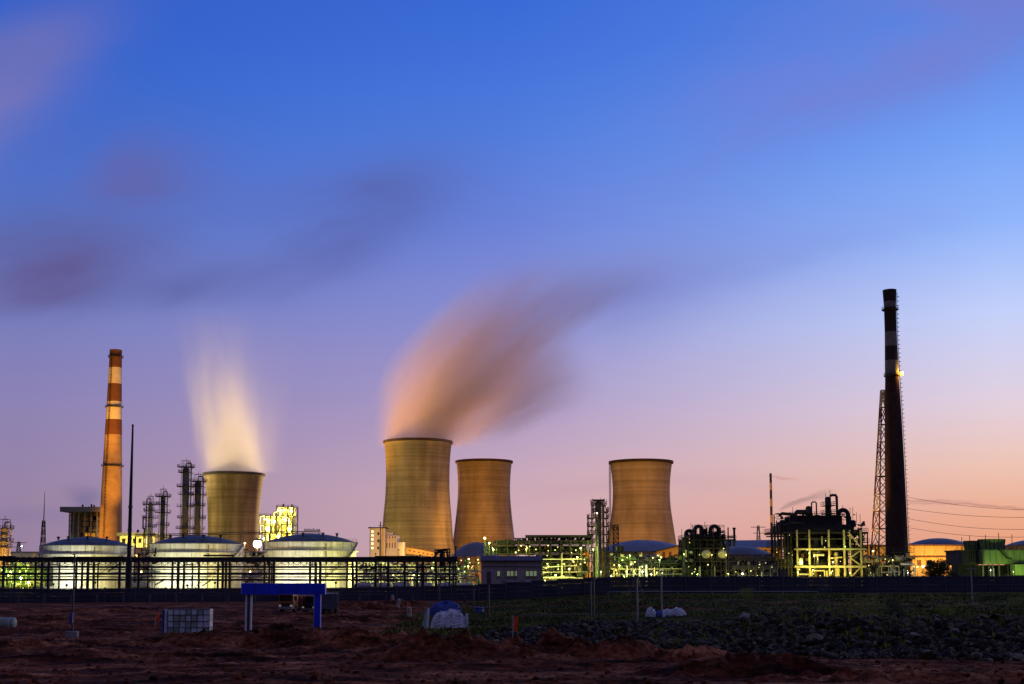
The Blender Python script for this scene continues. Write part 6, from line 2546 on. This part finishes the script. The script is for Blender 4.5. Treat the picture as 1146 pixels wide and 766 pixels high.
# clods of red soil on the mounds
n = 5000
x = rng.uniform(-48, 40, n)
y = 66 + 60 * rng.rand(n) ** 1.6
zt = terrain(x, y)
V, Fc = [], []
for i in range(n):
    s_ = .03 + .24 * rng.rand() ** 4
    V.append(RNP[i % 10] * s_ + np.array([x[i], y[i], zt[i] + s_ * .2]))
    Fc.append(RF + 12 * i)
mb = MB()
mb.v = [tuple(q) for q in np.concatenate(V)]
mb.f = [tuple(int(k) for k in q) for q in np.concatenate(Fc)]
o = mb.build('soil_clods', 'soil', None)
tag(o, 'small clods of red soil scattered over the churned ground', 'clods', None, 'stuff')

# grass: tufts of blades in patches on the raised ground
def grass(name, n, label, m, area, hmin, hmax, seed, thr):
    rg = np.random.RandomState(seed)
    V, Fc = [], []
    cnt = 0
    while cnt < n:
        x = rg.uniform(area[0], area[1], 4000)
        y = rg.uniform(area[2], area[3], 4000)
        k = fbm(x * .05, y * .12, 3) + .25 * vnoise(x * .4, y * .4)
        ok = (k > thr) & (x > -14 + .0 * y) & (x < y * .47)
        x, y, k = x[ok], y[ok], k[ok]
        z = terrain(x, y)
        for i in range(len(x)):
            h = (hmin + (hmax - hmin) * rg.rand()) * (1 + .6 * max(0, k[i]))
            for b in range(5):
                a = rg.rand() * 6.28
                le = h * rg.uniform(.25, .7)
                w = .05 + .05 * h
                dxx, dyy = math.cos(a), math.sin(a)
                o = len(V)
                V.append((x[i] - dyy * w, y[i] + dxx * w, z[i] - .05))
                V.append((x[i] + dyy * w, y[i] - dxx * w, z[i] - .05))
                V.append((x[i] + dxx * le, y[i] + dyy * le, z[i] + h * rg.uniform(.6, 1)))
                Fc.append((o, o + 1, o + 2))
            cnt += 1
            if cnt >= n:
                break
    mb = MB()
    mb.v, mb.f = V, Fc
    o = mb.build(name, m, None)
    tag(o, label, 'grass', None, 'stuff')


grass('grass', 15000, 'dark green grass growing on the raised ground before the wall at right', 'leaf', (-14, 120, 118, 262), .15, .5, 3, -.12)
grass('grass', 7000, 'lighter green weeds in patches on the raised ground at right', 'leaf_light', (-14, 120, 118, 262), .15, .55, 4, .12)
grass('grass', 1600, 'few sparse weeds growing along the top of the rock bank', 'leaf_light', (4, 58, 92, 116), .2, .7, 5, .0)


def leafy(name, px, D, w, h, label, cat, m, n, seed, group=None, trunk=True, z_off=0.0):
    p = G(px, D)
    R = thing(name, label, cat, p, 0, group)
    rg = random.Random(seed)
    if trunk:
        tb = MB()
        tb.tube([(0, 0, -.2), (.05, 0, h * .3), (-.05, .05, h * .7)], [w * .05, w * .04, w * .015], 7)
        for k in range(7):
            a = rg.uniform(0, 6.28)
            z0 = h * rg.uniform(.2, .55)
            tb.tube([(0, 0, z0), (math.cos(a) * w * .2, math.sin(a) * w * .2, z0 + h * .15), (math.cos(a) * w * .36, math.sin(a) * w * .36, z0 + h * .28)], [w * .025, w * .015, w * .005], 5)
        tb.build('trunk', 'bark', R)
    cl = []
    for k in range(16):
        a = rg.uniform(0, 6.28)
        rr = w * .36 * rg.random() ** .5
        zc = h * rg.uniform(.28, .82)
        lim = math.sqrt(max(.05, 1 - ((zc / h - .5) / .55) ** 2))
        cl.append((Vector((math.cos(a) * rr * lim, math.sin(a) * rr * lim, zc)), w * rg.uniform(.12, .22)))
    vs, fs = [], []
    for i in range(n):
        c, r = cl[i % len(cl)]
        d = Vector((rg.gauss(0, 1), rg.gauss(0, 1), rg.gauss(0, .8))).normalized() * r * rg.random() ** .4
        q = c + d
        if q.z < 0:
            q.z = rg.random() * h * .2
        a = Vector((rg.gauss(0, 1), rg.gauss(0, 1), rg.gauss(0, 1))).normalized()
        b = a.orthogonal().normalized()
        s_ = w * rg.uniform(.018, .036)
        o = len(vs)
        vs += [q - a * s_, q + b * s_ * .6, q + a * s_, q - b * s_ * .6]
        fs.append((o, o + 1, o + 2, o + 3))
    MB().add(vs, fs).build('crown', m, R)
    return R


leafy('tree', 1052, 318, 9.0, 9.0, 'round dark tree in front of the orange hall', 'tree', 'leaf', 3800, 2)
leafy('tree', 1069, 322, 4.8, 6.2, 'smaller dark tree right of the round dark tree', 'tree', 'leaf', 2000, 5)
for i, (px, D, w, h, lab) in enumerate([(968, 122, 5.0, 2.3, 'dark bush on the crest of the rock bank left of centre of it'), (1000, 124, 3.6, 1.8, 'dark bush beside another on the crest of the rock bank'),
                                        (835, 190, 3.4, 2.3, 'light green bush standing alone in the grass strip'), (1110, 190, 5.0, 2.3, 'green bush in the grass right of the cross armed post'),
                                        (1060, 128, 2.8, 1.5, 'low bush behind the rock bank toward the right'), (905, 160, 4.2, 1.4, 'low bush in the grass behind the rock bank'),
                                        (1135, 160, 3.2, 1.6, 'bush at the right edge in the grass'), (998, 175, 3.0, 1.3, 'low bush in grass straight below the dark chimney'),
                                        (700, 240, 2.6, 1.4, 'small bush near the wall below the white vessels'), (600, 230, 3, 1.3, 'small bush near the wall below the pump house')]):
    leafy('bush', px, D, w, h, lab, 'bush', 'leaf_light' if i % 2 == 0 else 'leaf', 700, 20 + i, 'bushes in the grass', False)
# dry stalks standing near the panel crate
mb = MB()
rg = random.Random(8)
for i in range(420):
    px = rg.uniform(150, 206)
    D = rg.uniform(106, 122)
    p = G(px, D)
    h = rg.uniform(.2, .75)
    a = rg.uniform(-.3, .3)
    mb.add([(p.x - .02, p.y, p.z - .05), (p.x + .02, p.y, p.z - .05), (p.x + a * h, p.y + rg.uniform(-.1, .1), p.z + h)], [(0, 1, 2)])
o = mb.build('dry_stalks', 'wood', None)
tag(o, 'dry brown stalks standing in the soil below the panel crate', 'stalks', None, 'stuff')
